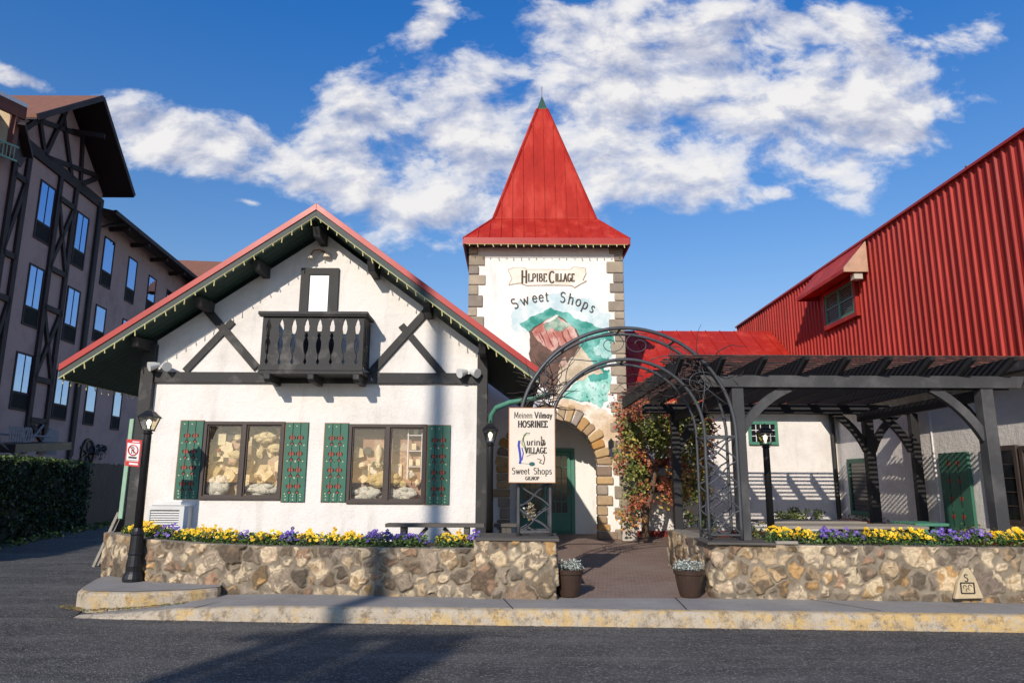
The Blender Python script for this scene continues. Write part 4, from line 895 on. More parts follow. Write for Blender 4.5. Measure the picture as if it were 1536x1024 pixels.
# door
dY = TY + 1.6; x0, z0, x1, z1 = rectpx(775, 803, 862, 672, dY)
m = MB(); fx = .09
m.plate([(x0, .36), (x1, .36), (x1, z1), (x0, z1)], [[(x0 + fx, .4), (x1 - fx, .4), (x1 - fx, z1 - fx), (x0 + fx, z1 - fx)]], (0, dY - .08, 0), (1, 0, 0), (0, 0, 1), (0, .078, 0)); dfr = m.build('door_frame', 'green_door', tow, bev=.006)
mid = (x0 + x1) / 2
for (a, b) in ((x0 + fx + .005, mid - .01), (mid + .01, x1 - fx - .005)):
    m = MB(); m.plate([(a, .41), (b, .41), (b, z1 - fx - .005), (a, z1 - fx - .005)], [[(a + .09, .85), (b - .09, .85), (b - .09, z1 - fx - .1), (a + .09, z1 - fx - .1)]], (0, dY - .06, 0), (1, 0, 0), (0, 0, 1), (0, .045, 0)); d = m.build('door', 'green_door', tow, bev=.005)
    bx('pane', (a + .09, dY - .03, .85), (b - .09, dY - .022, z1 - fx - .1), 'dark_glass', d, 0)
    m = MB()
    for i in (1, 2): xx = a + .09 + (b - a - .18) * i / 3; m.box((xx - .008, dY - .055, .85), (xx + .008, dY - .031, z1 - fx - .1))
    for i in range(1, 5): zz = .85 + (z1 - fx - .95) * i / 5; m.box((a + .09, dY - .053, zz - .008), (b - .09, dY - .032, zz + .008))
    m.build('glazing_bars', 'green_door', d)
    m = MB(); m.tube([(b - .05, dY - .1, 1.25), (b - .05, dY - .1, 1.45)], .012, 6); m.build('handle', 'rust', d)
# arch stones + quoins
SC = [(.46, .27, .11), (.38, .26, .15), (.5, .34, .17), (.26, .19, .14), (.48, .25, .08), (.34, .28, .22), (.42, .3, .18)]
m = MB(); na = 19
for i in range(na):
    a0 = PI * i / na + .012; a1 = PI * (i + 1) / na - .012; r0 = ar - .03; r1 = ar + ru(.24, .36); col = random.choice(SC)
    y0 = TY - ru(.05, .08); am = (a0 + a1) / 2
    pts = [(ax + r0 * math.cos(a0), y0, asz + 1.05 * r0 * math.sin(a0)), (ax + (r1 - .03) * math.cos(a0), y0, asz + 1.05 * (r1 - .03) * math.sin(a0)), (ax + r1 * math.cos(am), y0, asz + 1.05 * r1 * math.sin(am)), (ax + (r1 - .03) * math.cos(a1), y0, asz + 1.05 * (r1 - .03) * math.sin(a1)), (ax + r0 * math.cos(a1), y0, asz + 1.05 * r0 * math.sin(a1))]
    pts = [(p[0] + ru(-.018, .018), p[1], p[2] + ru(-.018, .018)) for p in pts]; m.prism(pts, (0, .2, 0), col)
for sx in (-1, 1):
    z = .34
    while z < asz - .05:
        h = min(ru(.14, .25), asz - z); w = ru(.2, .46); y0 = TY - ru(.05, .08); xa = ax + sx * (ar - .03); m.box((xa, y0, z + .01), (xa + sx * w, TY + .2, z + h - .012), random.choice(SC)); z += h
m.build('arch_stones', 'stonecol', tow, bev=.025)
for sx, X in ((-1, TX0), (1, TX1)):
    m = MB(); z = .34; alt = 0
    QC = [(.36, .30, .22), (.3, .25, .19), (.42, .35, .26), (.26, .22, .18)]
    while z < TZ - .1:
        h = ru(.17, .24) if alt else ru(.22, .32); w = ru(.30, .37) if alt == 0 else ru(.17, .22); alt ^= 1
        h = min(h, TZ - z); m.box((X + sx * .03, TY - ru(.03, .05), z + .008), (X - sx * w, TY + .25, z + h - .008), random.choice(QC)); z += h
    m.build('corner_stones', 'stonecol', tow, bev=.02)
# roof of tower
E0, ZE = 1.94, 7.17; E1, Z1 = 1.27, 7.99; ET, ZTp = .13, 11.60; cy = TY + 1.8; D0 = cy - 15.75
def ring(e, z, ey=None): return [(TC - e, cy - (ey or e), z), (TC + e, cy - (ey or e), z), (TC + e, cy + (ey or e), z), (TC - e, cy + (ey or e), z)]
R_ = [ring(E0, ZE, D0), ring(E1, Z1, E1), ring(ET, ZTp)]
m = MB(); vs = R_[0] + R_[1] + R_[2]; m.add(vs, [(0, 1, 5, 4), (1, 2, 6, 5), (2, 3, 7, 6), (3, 0, 4, 7), (4, 5, 9, 8), (5, 6, 10, 9), (6, 7, 11, 10), (7, 4, 8, 11), (8, 9, 10, 11)])
m.build('roof', 'red_metal', tow)
m = MB()
def seam(a, b, nrm): m.bar(Vector(a) + nrm * .012, Vector(b) + nrm * .012, .022, .035, up=nrm)
for q in range(4):
    DD, EE = (D0, E0) if q % 2 == 0 else (E0, D0)
    rot = Matrix.Rotation(q * PI / 2, 3, 'Z'); C0 = Vector((TC, cy, 0))
    def T3(x, y, z): return C0 + rot @ Vector((x, y, z))
    n1 = (rot @ Vector((0, -(ZTp - Z1), (E1 - ET)))).normalized(); n0 = (rot @ Vector((0, -(Z1 - ZE), (DD - E1)))).normalized()
    for i in range(-4, 5):
        x = i * .27
        if abs(x) < E1 - .03:
            t = (E1 - max(abs(x), ET)) / (E1 - ET); seam(T3(x, -E1, Z1), T3(x, -(E1 + (ET - E1) * t), Z1 + (ZTp - Z1) * t), n1)
    for i in range(-7, 8):
        x = i * .27
        t = 1 if abs(x) <= E1 else (EE - abs(x)) / (EE - E1)
        if t > .05: seam(T3(x, -DD, ZE), T3(x, -(DD + (E1 - DD) * t), ZE + (Z1 - ZE) * t), n0)
    seam(T3(-E1, -E1, Z1), T3(E1, -E1, Z1), Vector((0, 0, 1)))
    for sx in (-1,):
        h1 = (n1 + Vector((0, 0, .2))).normalized()
        for off in (0, .13):
            pass
        m.bar(T3(-E1, -E1, Z1), T3(-ET, -ET, ZTp), .07, .05); m.bar(T3(-EE, -DD, ZE), T3(-E1, -E1, Z1), .06, .04)
m.build('roof_seams', 'red_metal', tow)
m = MB(); e = E0 + .0; 
for (a, b) in (((TC - E0, cy - D0 - .02), (TC + E0, cy - D0 + .02)), ((TC - E0, cy + D0 - .02), (TC + E0, cy + D0 + .02))): m.box((a[0], a[1], ZE - .15), (b[0], b[1], ZE + .01))
for x in (TC - E0, TC + E0): m.box((x - .022, cy - D0 + .025, ZE - .15), (x + .022, cy + D0 - .025, ZE + .01))
m.build('eave_fascia', 'red_trim', tow, bev=.004)
bx('soffit', (TC - E0 + .03, cy - D0 + .03, ZE - .12), (TC + E0 - .03, cy + D0 - .03, ZE - .09), 'dark_timber', tow, 0)
m = MB(); m.lathe((TC, cy, ZTp - .02), [(.19, 0), (.18, .05), (.012, .46), (.008, .5)], 4, PI / 4); m.build('spire_cap', 'green_copper', tow)
m = MB(); m.tube([(TC, cy, ZTp + .4), (TC, cy, ZTp + .75)], .008, 5); m.build('finial', 'iron', tow)
string('string_lights', [(TC - E0 + .05, cy - D0 - .03, ZE - .16), (TC + E0 - .05, cy - D0 - .03, ZE - .16)], 'icicle lights under the front eave of the tower roof', .18, (.04, .09), .011)
# mural
def fract(poly, amp, it=3, seed=0):
    rs = random.Random(seed); pts = poly
    for k in range(it):
        out = []
        for i, p in enumerate(pts):
            q = pts[(i + 1) % len(pts)]; dx, dy = q[0] - p[0], q[1] - p[1]; l = math.hypot(dx, dy); mm = rs.uniform(-amp, amp) * l
            out += [p, ((p[0] + q[0]) / 2 - dy / (l + 1e-6) * mm, (p[1] + q[1]) / 2 + dx / (l + 1e-6) * mm)]
        pts = out
    return pts
mural = None
MUR = []; LAY = [0.0]
def paint(name, poly, col, lay, col2=None, amp=.16, seed=1, it=3, var=.35):
    pts = [P(x, y, TY) for x, y in fract(poly, amp, it, seed)]
    LAY[0] += .00015 if name == 'painted_leaf' else .0006; m = MB(); y = TY - .002 - LAY[0]
    tr = tessellate_polygon([[Vector((p.x, p.z, 0)) for p in pts]]); m.add([(p.x, y, p.z) for p in pts], [tuple(t) for t in tr])
    mt = M('mural_' + name, col, .9, var, 2.5, .1, 40, .003, col2=col2 or tuple(x * .5 + .35 for x in col), thr=(.42, .62))
    return m.build(name, mt, MUR[0] if MUR else tow)
b0 = paint('mural', [(768, 480), (772, 460), (790, 448), (815, 447), (830, 440), (860, 444), (890, 452), (915, 470), (925, 500), (926, 560), (905, 520), (850, 470), (800, 490), (775, 500)], (.55, .70, .72), 1, (.7, .72, .68), .25, 4)
MUR.append(b0)
paint('painted_hills', [(779, 486), (800, 474), (826, 461), (850, 468), (880, 482), (905, 493), (922, 500), (915, 530), (905, 560), (885, 575), (872, 560), (868, 520), (845, 480), (815, 488), (797, 500)], (.04, .28, .22), 2, (.2, .48, .42), .12, 5)
paint('painted_rock', [(793, 497), (800, 490), (812, 484), (835, 473), (858, 488), (869, 503), (872, 545), (862, 560), (848, 590), (835, 600), (812, 580), (798, 560), (793, 530)], (.10, .065, .05), 3, (.17, .10, .075), .10, 6)
paint('painted_cliff', [(798, 497), (815, 483), (835, 474), (855, 485), (866, 505), (860, 515), (852, 512), (846, 522), (838, 517), (828, 527), (820, 521), (812, 514)], (.5, .17, .13), 4, (.6, .42, .36), .10, 7, var=.5)
for i, (xa, ya, xb, yb) in enumerate([(808, 497, 822, 524), (817, 492, 830, 520), (828, 498, 838, 517), (842, 497, 850, 514), (802, 497, 814, 513), (850, 495, 858, 508)]):
    paint('painted_crease', [(xa, ya), (xa + 2, ya), (xb + 1, yb), (xb - 1, yb)], (.2, .05, .04), 5, (.3, .1, .08), .1, 20 + i, 2)
paint('painted_summit', [(816, 489), (835, 473), (850, 484), (858, 489), (847, 492), (838, 497), (829, 492), (822, 497)], (.12, .3, .22), 5, (.45, .5, .4), .2, 8)
paint('painted_snow', [(814, 486), (834, 472), (838, 473), (826, 482)], (.75, .72, .62), 6, None, .1, 9, 2)
paint('painted_lake', [(850, 585), (868, 566), (890, 560), (914, 556), (916, 580), (912, 600), (900, 612), (880, 602), (862, 600), (848, 602), (838, 596)], (.2, .55, .45), 4, (.5, .72, .64), .2, 10)
paint('painted_grove', [(880, 562), (900, 555), (914, 554), (913, 566), (900, 572), (884, 572)], (.03, .24, .2), 5, (.1, .4, .33), .25, 11)
paint('painted_path', [(838, 556), (872, 520), (882, 535), (905, 560), (890, 560), (862, 570), (846, 590), (838, 605), (828, 600)], (.55, .44, .3), 4, (.65, .56, .42), .15, 12)
paint('painted_house', [(842, 540), (848, 535), (852, 546), (846, 552), (838, 550)], (.4, .22, .14), 5, None, .2, 13, 2)
paint('painted_wash', [(826, 610), (850, 598), (880, 606), (910, 616), (928, 625), (932, 690), (920, 705), (900, 690), (895, 665), (870, 630), (848, 614)], (.68, .5, .32), 1, (.76, .68, .56), .15, 14)
paint('painted_lagoon', [(890, 520), (900, 510), (914, 512), (920, 530), (905, 538), (893, 532)], (.3, .58, .52), 5, None, .25, 15)
for i in range(26):
    x, y = random.gauss(895, 12), random.gauss(592, 9); r = ru(.8, 2.4); paint('painted_leaf', [(x - r, y), (x, y - r), (x + r * .8, y), (x, y + r)], (.02, .2, .15), 6, None, .3, 30 + i, 1)
# banner with lettering
bpoly = [(762, 404), (772, 401), (787, 401), (789, 404), (856, 404), (860, 400), (878, 402), (879, 410), (874, 420), (880, 421), (870, 426), (862, 431), (858, 428), (790, 428), (780, 424), (763, 427), (768, 418)]
bn = paint('banner', bpoly, (.82, .71, .58), 1, (.86, .79, .7), .02, 16, 1, .15)
m = MB()
for i in range(len(bpoly)): ribbon(m, [bpoly[i], bpoly[(i + 1) % len(bpoly)]], .8, lambda a, b: P(a, b, TY - .0225), (0, .001, 0))
m.build('banner_outline', M('banner_line', (.45, .3, .2), .9), bn)
m = MB(); th = (0, .001, 0)
def txpx(s, xa, xb, yb, hpx, wd): text(m, s, xb - xa, hpx, lambda a, b: P(xa + a, yb - b, TY - .0235), th, wd)
txpx('H', 782, 792, 424, 18, .15); txpx('LPIBE', 792, 821, 422, 11.5, .17); txpx('C', 823, 833, 424, 17, .15); txpx('ILLAGE', 833, 862, 422, 11.5, .17)
m.build('banner_lettering', 'text_brown', bn)
m = MB()
word = 'Sweet Shops'; base = [(771, 464, 26), (783, 458.5, 18), (799, 454, 10), (808.5, 452.5, 8), (818, 452, 5), None, (838.5, 452.5, -8), (851, 454.5, -12), (862, 457, -17), (872, 461, -23), (883, 466, -32)]
for ch, bp in zip(word, base):
    if bp is None: continue
    x, y, rt = bp; c, s = math.cos(math.radians(rt)), math.sin(math.radians(rt)); sz = 15.5
    for stx in GL[ch][1]: ribbon(m, [(p[0] * sz, p[1] * sz) for p in stx], 1.55, lambda a, b: P(x + a * c - b * s, y - (a * s + b * c), TY - .0235), th)
m.build('mural_lettering', 'text_brown', b0)
# plaque
x0, z0, x1, z1 = rectpx(911, 685, 922, 672, TY); t = thing('wall_plaque', 'small dark lantern niche and plaque on the tower right of the arch', 'plaque', (x0, TY, z0))
bx('plate', (x0, TY - .02, z0), (x1, TY - .013, z1), 'plaque', t); m = MB(); m.prism([(x0 + .02, TY - .05, z1 + .01), (x1 - .02, TY - .05, z1 + .01), (x1 - .02, TY - .05, z1 + .15), (x0 + .085, TY - .05, z1 + .23), (x0 + .02, TY - .05, z1 + .15)], (0, .035, 0)); m.build('lantern', 'black_iron', t, bev=.01)
# ================================================================== HANGING SIGN
SY = 9.42; x0, z0, x1, z1 = rectpx(764, 723, 832, 612, SY)
sg = thing('shop_sign', 'tall cream shop sign with rusty edges on the left iron arch leg', 'sign', ((x0 + x1) / 2, SY, z0))
bx('frame', (x0 - .012, SY, z0 - .012), (x1 + .012, SY + .03, z1 + .012), 'rust', sg); bx('board', (x0, SY - .004, z0), (x1, SY - .001, z1), 'sign_cream', sg, 0)
sc_ = (z1 - z0) / 111
def spx(a, b, d=.006): return Vector((x0 + (a - 764) * (x1 - x0) / 68, SY - d, z1 - (b - 612) * (z1 - z0) / 111))
def stx(s, xa, xb, yb, h, wd): text(m, s, xb - xa, h, lambda a, b: spx(xa + a, yb - b), (0, .0015, 0), wd)
m = MB(); stx('Meinen', 771, 799, 627, 9, .11); stx('Vilmay', 802, 829, 627, 9, .17); stx('HOSRINEE', 777, 822, 641, 9.5, .2); stx('urinis', 790, 819, 668, 9.5, .17); stx('VILLAGE', 787, 820, 680, 8.5, .19); stx('Sweet', 768, 795, 711, 9.5, .13); stx('Shops', 800, 828, 711, 9.5, .13); stx('GILNOP', 788, 809, 719.5, 5, .22)
m.build('lettering', 'text_dark', sg)
m = MB(); ribbon(m, [(779, 662), (778, 668), (780, 680), (781, 690), (780, 695)], 3.2, lambda a, b: spx(a, b, .005), (0, .001, 0)); ribbon(m, [(783, 690), (785, 680), (783, 672)], 1.5, lambda a, b: spx(a, b, .005), (0, .001, 0)); m.build('blue_flourish', 'blue', sg)
m = MB(); ribbon(m, [(794, 652), (789, 652), (784, 658), (783, 666), (787, 672), (792, 678)], 1.6, lambda a, b: spx(a, b, .005), (0, .001, 0)); m.build('crescent', 'olive', sg)
m = MB(); ribbon(m, [(795, 650), (790, 649.5), (786, 653), (785, 660), (787, 668), (790, 674)], 1.3, lambda a, b: spx(a, b, .007), (0, .001, 0)); m.disc(spx(798, 696, .007), .036, (0, .001, 0), 12, sx=1.1, sy=.75); ribbon(m, [(782, 695), (794, 696)], .7, lambda a, b: spx(a, b, .007), (0, .001, 0)); ribbon(m, [(790, 685), (796, 682), (805, 681)], .8, lambda a, b: spx(a, b, .007), (0, .001, 0)); m.build('spoon_drawing', 'teal_dark', sg)
m = MB(); ribbon(m, [(806, 688), (812, 690), (809, 694), (815, 696), (817, 688), (815, 682)], 1.3, lambda a, b: spx(a, b, .007), (0, .001, 0)); ribbon(m, [(812, 655), (813, 661), (816, 660), (813, 669), (818, 664)], 1.6, lambda a, b: spx(a, b, .007), (0, .001, 0)); m.build('leaf_drawing', 'text_brown', sg)
# ================================================================== IRON ARCH
ar_ = thing('iron_arch', 'grey wrought iron arch with latticed legs spanning the walkway', 'arch', (1.55, 9.6, .86))
CX, RO, RI = 1.555, 1.46, 1.04; ZS = 2.22
def hoop(name, R, Y, r, zl, zr):
    pts = [(CX - R, Y, zl + (ZS - zl) * i / 8) for i in range(8)] + [(CX - R * math.cos(t), Y, ZS + R * (1.0 if R > 1.2 else .98) * math.sin(t)) for t in np.linspace(0, PI, 40)] + [(CX + R, Y, ZS - (ZS - zr) * (i + 1) / 8) for i in range(8)]
    m = MB(); m.tube(pts, r, 6); return m.build(name, 'iron', ar_, smooth=True)
hoop('outer_hoop', RO, 9.55, .026, .9, .86); hoop('inner_hoop', RI, 9.55, .024, .9, .86); hoop('outer_hoop', RO, 9.98, .022, .9, .86); hoop('inner_hoop', RI, 9.98, .02, .9, .86)
def lattice(X0, X1, Y, z0, z1, nn):
    m = MB()
    for i in range(nn):
        a = z0 + (z1 - z0) * i / nn; b = z0 + (z1 - z0) * (i + 1) / nn
        tt = np.linspace(0, 1, 7)
        for s in (0, 1):
            m.tube([(X0 + (X1 - X0) * (t if s else 1 - t) + .03 * math.sin(t * 2 * PI), Y, a + (b - a) * t) for t in tt], .011, 5)
    m.box((X0, Y - .012, z0 - .01), (X1, Y + .012, z0 + .014)); m.box((X0, Y - .012, z1 - .01), (X1, Y + .012, z1 + .014)); return m.build('lattice', 'iron', ar_)
for Y in (9.55, 9.98):
    lattice(CX - RO, CX - RI, Y, .95, 2.2, 4); lattice(CX + RI, CX + RO, Y, .92, 2.2, 4)
m = MB()
for R, a0 in ((RO, .0),):
    for dg in (25, 55, 88, 118, 148):
        t = math.radians(dg); m.tube([(CX - R * math.cos(t), 9.55, ZS + R * math.sin(t)), (CX - R * math.cos(t), 9.98, ZS + R * math.sin(t))], .02, 6)
for dg in (40, 90, 140):
    t = math.radians(dg); m.tube([(CX - RI * math.cos(t), 9.55, ZS + RI * math.sin(t)), (CX - RI * math.cos(t), 9.98, ZS + RI * math.sin(t))], .018, 6)
for X in (CX - RO, CX - RI, CX + RI, CX + RO):
    for z in (.96, 2.2): m.tube([(X, 9.55, z), (X, 9.98, z)], .012, 5)
m.build('cross_bars', 'iron', ar_)
# scrollwork between hoops
m = MB()
def pol(t, r, Y=9.56): return Vector((CX - r * math.cos(t), Y, ZS + r * math.sin(t)))
for c0, r0, sgn in ((1.42, 1.25, 1), (1.72, 1.25, -1), (.55, 1.25, 1), (2.55, 1.25, -1), (2.15, 1.26, 1)):
    cpt = pol(c0, r0)
    m.tube([cpt + Vector((sgn * (.03 + .016 * a) * math.cos(a) * 1.3, 0, (.03 + .016 * a) * math.sin(a))) for a in np.linspace(0, 8.5, 34)], .006, 5)
for ta, tb in ((.25, .7), (.7, 1.2), (1.9, 2.35), (2.35, 2.85)):
    for s in (0, 1): m.tube([pol(ta + (tb - ta) * u, RI + .03 + (RO - RI - .06) * ((u if s else 1 - u)) + .02 * math.sin(u * 6)) for u in np.linspace(0, 1, 9)], .007, 5)
m.build('scrollwork', 'iron', ar_, smooth=True)
def twigs(c, sp, nn, seed, name, label):
    rs = random.Random(seed); m = MB()
    for i in range(nn):
        p = Vector(c) + Vector([rs.uniform(-1, 1) * s for s in sp]); d = Vector((rs.uniform(-1, 1), rs.uniform(-.4, .4), rs.uniform(-.7, .7))).normalized(); pts = [p]
        for k in range(6): d = (d + Vector((rs.uniform(-.5, .5), rs.uniform(-.3, .3), rs.uniform(-.5, .4)))).normalized(); pts.append(pts[-1] + d * rs.uniform(.05, .11))
        m.tube(pts, [.009, .008, .007, .006, .005, .004, .003], 4)
    return tag(m.build(name, 'twig', smooth=True), label, 'vine')
twigs(P(818, 590, 9.8), (.16, .2, .2), 42, 2, 'bare_vine', 'tangle of bare vine on the left shoulder of the iron arch above the sign')
twigs(P(1055, 560, 9.9), (.3, .35, .25), 46, 3, 'bare_vine', 'dark bare vine tangled where the iron arch meets the left end of the pergola')
twigs(P(985, 585, 11.2), (.3, .3, .18), 26, 4, 'bare_vine', 'thin bare stems reaching out left of the pergola above the red-leaved creeper')
# little ornament inside left leg
t = thing('hanging_ornament', 'white and tan dried wreath ornament inside the left leg of the iron arch', 'ornament', P(795, 770, 9.8))
m = MB(); c = P(794, 768, 9.85); leaf_quads(m, c, 90, .05, [(.6, .5, .35), (.3, .2, .1), (.7, .65, .55), (.1, .12, .05)], (.09, .05, .13)); m.build('dried_leaves', 'leaf', t, kind='stuff')
m = MB(); m.tube([c + Vector((0, .03, -.13)), c + Vector((.02, .03, 0)), c + Vector((-.02, .03, .22))], .008, 5); m.build('stem', 'twig', t)
# ================================================================== PERGOLA
pg = thing('pergola', 'black timber pergola with slatted top over the right terrace', 'pergola', (4.8, 11.5, .3))
PF, PB = 9.72, 13.4; ZB0, ZB1 = 2.875, 3.04
PXA, PXB = 3.10, 6.52
for (x, y, w) in [(PXA, PF, .16), (PXB, PF, .17), (3.08, PB, .15), (6.72, PB, .16), (7.56, PB - .05, .14)]:
    zb = .84 if y == PF else .3
    bx('post', (x - w / 2, y - w / 2, zb), (x + w / 2, y + w / 2, ZB0 - .002), 'grey_wood' if y == PF else 'dark_wood', pg, .008)
m = MB(); m.prism([(2.58, PF - .11, ZB1), (7.05, PF - .11, ZB1), (6.97, PF - .11, ZB0), (2.68, PF - .11, ZB0)], (0, .06, 0)); m.build('beam', 'grey_wood', pg, bev=.005)
m = MB(); m.prism([(2.6, PF + .09, ZB1), (7.0, PF + .09, ZB1), (6.95, PF + .09, ZB0), (2.65, PF + .09, ZB0)], (0, .05, 0)); m.build('beam', 'black_wood', pg, bev=.005)
bx('beam', (2.5, PB - .11, ZB0), (7.6, PB - .05, ZB1), 'dark_wood', pg); bx('beam', (2.5, PB + .08, ZB0), (7.6, PB + .14, ZB1), 'dark_wood', pg)
for X in (PXA - .05, PXB - .05, ):
    bx('tie_beam', (X, PF + .16, ZB0 - .16), (X + .09, PB - .12, ZB0 - .005), 'dark_wood', pg)
def brace(a, b, Y, th, wd, mat, bow=.10, plane='x'):
    a = Vector(a); b = Vector(b); pts = []; mid = (a + b) / 2; d = (b - a); nn = Vector((-d.z, 0, d.x)).normalized() if plane == 'x' else Vector((0, -d.z, d.y)).normalized()
    m = MB(); Lp, Rp = [], []
    for i in range(11):
        t = i / 10; p = a.lerp(b, t) + nn * bow * 4 * t * (1 - t); Lp.append(p + nn * wd / 2); Rp.append(p - nn * wd / 2)
    off = Vector((0, th, 0)) if plane == 'x' else Vector((th, 0, 0))
    for i in range(10): m.prism([Lp[i], Lp[i + 1], Rp[i + 1], Rp[i]], off)
    return m.build('brace', mat, pg)
brace((PXA + .06, PF - .04, 2.30), (PXA + .72, PF - .04, ZB0), 0, .08, .12, 'grey_wood', .07)
brace((PXB - .06, PF - .04, 2.20), (PXB - .72, PF - .04, ZB0), 0, .08, .12, 'grey_wood', -.07)
brace((PXB - .04, PF + .06, 2.2), (PXB - .04, PF + .8, ZB0), 0, .08, .12, 'dark_wood', .07, 'y')
for X, s in ((6.72, 1), (6.72, -1), (3.08, 1), (7.56, -1)):
    Yb = PB - .04; brace((X + s * .06, Yb, 2.2), (X + s * .6, Yb, ZB0), 0, .08, .13, 'dark_wood', s * .07)
rx = [2.27 + .555 * i for i in range(9)]
for i, x in enumerate(rx):
    m = MB(); z0 = ZB1 + .002; z1 = ZB1 + .21; m.prism([(x - .03, 9.25, z1), (x - .03, 9.27, z1 - .05), (x - .03, 9.60, z0 - .04 if False else z0), (x - .03, 14.3, z0), (x - .03, 14.3, z1)], (.06, 0, 0)); m.build('rafter', 'dark_wood', pg, bev=.004)
y = 9.32
while y < 14.3:
    xa = 2.15 + ru(-.08, .1); bx('slat', (xa, y, ZB1 + .213 + ru(0, .003)), (6.98 + ru(-.05, .05), y + .058, ZB1 + .232), 'slat_wood', pg, 0); y += .165
# ================================================================== RIGHT WING
RX = 7.75; RW = thing('shop_wing', 'long white shop wing with tall ribbed red metal upper wall along the right side', 'building', (RX + 1, 15, .3))
BYY = 17.0
m = MB(); m.box((RX, 8.0, .2), (RX + .25, BYY + 6.4, 3.35)); m.build('side_wall', 'stucco', RW)
m = MB(); m.box((TX1 + .01, BYY, .2), (RX - .005, BYY + .25, 3.5)); m.build('back_wall', 'stucco', RW)
# ribbed red wall
rw = MB(); Xr = 7.62; ztp = 6.71; zb = 3.34; y = 7.4; prof = []
while y < 23.3:
    prof += [(Xr, y), (Xr, y + .105), (Xr - .032, y + .122), (Xr - .032, y + .15), (Xr, y + .165)]; y += .19
vs = [(x, yy_, z) for z in (zb, ztp) for x, yy_ in prof]; k = len(prof); rw.add(vs, [(i, i + 1, i + 1 + k, i + k) for i in range(k - 1)]); rw.build('metal_cladding', 'red_wall', RW)
bx('metal_cap', (Xr - .07, 7.3, ztp), (Xr + .4, 23.4, ztp + .05), 'red_trim', RW); bx('parapet', (Xr + .02, 7.4, 3.36), (Xr + .35, 23.35, ztp - .01), 'red_metal', RW, 0)
bx('eave_gutter', (7.30, 7.4, 3.2), (7.42, BYY - .0, 3.33), 'black_wood', RW); bx('eave_soffit', (7.42, 7.4, 3.26), (RX - .002, BYY, 3.31), 'dark_timber', RW)
m = MB(); p = PX(1455, 248, RX + .1); m.tube([(RX + .05, p.y, ztp), (RX + .05, p.y, ztp + .22)], .04, 8); m.build('vent_pipe', 'iron', RW)
# low red roof over back wing
m = MB(); ey, ez, ry, rz = 16.55, 3.42, 20.25, 5.93; TXr = TX1 + .02
m.prism([(TXr, ey, ez), (TXr, ry, rz), (TXr, ry, rz - .08), (TXr, ey, ez - .08)], (Xr - .05 - TXr, 0, 0)); m.build('lean_to_roof', 'red_metal', RW)
m = MB(); x = TXr + .1; nn = Vector((0, -(rz - ez), ry - ey)).normalized()
while x < Xr - .1: m.bar(Vector((x, ey, ez)) + nn * .012, Vector((x, ry, rz)) + nn * .012, .02, .03, up=nn); x += .42
for t in (.2, .4, .6, .8): m.bar(Vector((TXr, ey + (ry - ey) * t, ez + (rz - ez) * t)) + nn * .004, Vector((Xr - .06, ey + (ry - ey) * t, ez + (rz - ez) * t)) + nn * .004, .02, .012, up=nn)
m.build('roof_seams', 'red_metal', RW); bx('eave_fascia', (TXr, ey - .03, ez - .14), (RX - .35, ey, ez - .0), 'dark_timber', RW)
bx('back_soffit', (TXr, ey + .002, ez - .13), (RX - .34, BYY - .002, ez - .1), 'dark_timber', RW, 0)
# dormer hood and window on red wall
wa = PX(1240, 497, Xr); wb = PX(1292, 417, Xr); Y0, Y1 = 15.0, 16.65; Z0, Z1_ = 5.17, 6.08
m = MB(); m.plate([(Y0, Z0), (Y1, Z0), (Y1, Z1_), (Y0, Z1_)], [[(Y0 + .1, Z0 + .1), (Y1 - .1, Z0 + .1), (Y1 - .1, Z1_ - .08), (Y0 + .1, Z1_ - .08)]], (Xr - .10, 0, 0), (0, 1, 0), (0, 0, 1), (.09, 0, 0)); wf = m.build('upper_window', 'red_wall', RW, bev=.004)
m = MB(); md = (Y0 + Y1) / 2
m.plate([(Y0 + .1, Z0 + .1), (Y1 - .1, Z0 + .1), (Y1 - .1, Z1_ - .08), (Y0 + .1, Z1_ - .08)], [[(Y0 + .17, Z0 + .15), (md - .04, Z0 + .15), (md - .04, Z1_ - .14), (Y0 + .17, Z1_ - .14)], [(md + .04, Z0 + .15), (Y1 - .17, Z0 + .15), (Y1 - .17, Z1_ - .14), (md + .04, Z1_ - .14)]], (Xr - .085, 0, 0), (0, 1, 0), (0, 0, 1), (.05, 0, 0)); m.box((Xr - .08, Y0 + .1, (Z0 + Z1_) / 2), (Xr - .05, Y1 - .1, (Z0 + Z1_) / 2 + .035)); m.build('sash', 'green_door', wf)
bx('pane', (Xr - .045, Y0 + .11, Z0 + .11), (Xr - .04, Y1 - .11, Z1_ - .09), MT['dark_glass'], wf, 0)
m = MB()
for i in range(16): zz = Z0 + .17 + i * .045; m.box((Xr - .062, Y0 + .13, zz), (Xr - .057, Y1 - .13, zz + .022))
m.build('blind', M('blind', (.13, .15, .1), .6), wf)
hood = MB(); ya, yb_ = 14.5, 17.0
hood.add([(Xr - .06, ya, ztp - .02), (Xr - .06, yb_, ztp - .02), (Xr - .55, yb_, 6.08), (Xr - .55, ya, 6.08), (Xr - .55, ya, 6.0), (Xr - .55, yb_, 6.0), (Xr - .04, yb_, 6.12), (Xr - .04, ya, 6.12)], [(0, 1, 2, 3), (3, 2, 5, 4), (4, 5, 6, 7)])
for t in (.25, .5, .75): a = Vector((Xr - .06 - .49 * t, ya, ztp - .02 - .76 * t)); hood.bar(a, a + Vector((0, yb_ - ya, 0)), .02, .03)
ho = hood.build('window_hood', 'red_metal', RW)
m = MB(); m.prism([(Xr - .04, ya - .005, ztp - .02), (Xr - .56, ya - .005, 6.09), (Xr - .56, ya - .005, 6.0), (Xr - .04, ya - .005, 6.0)], (0, -.03, 0)); m.build('hood_end', 'rust_beige', ho)
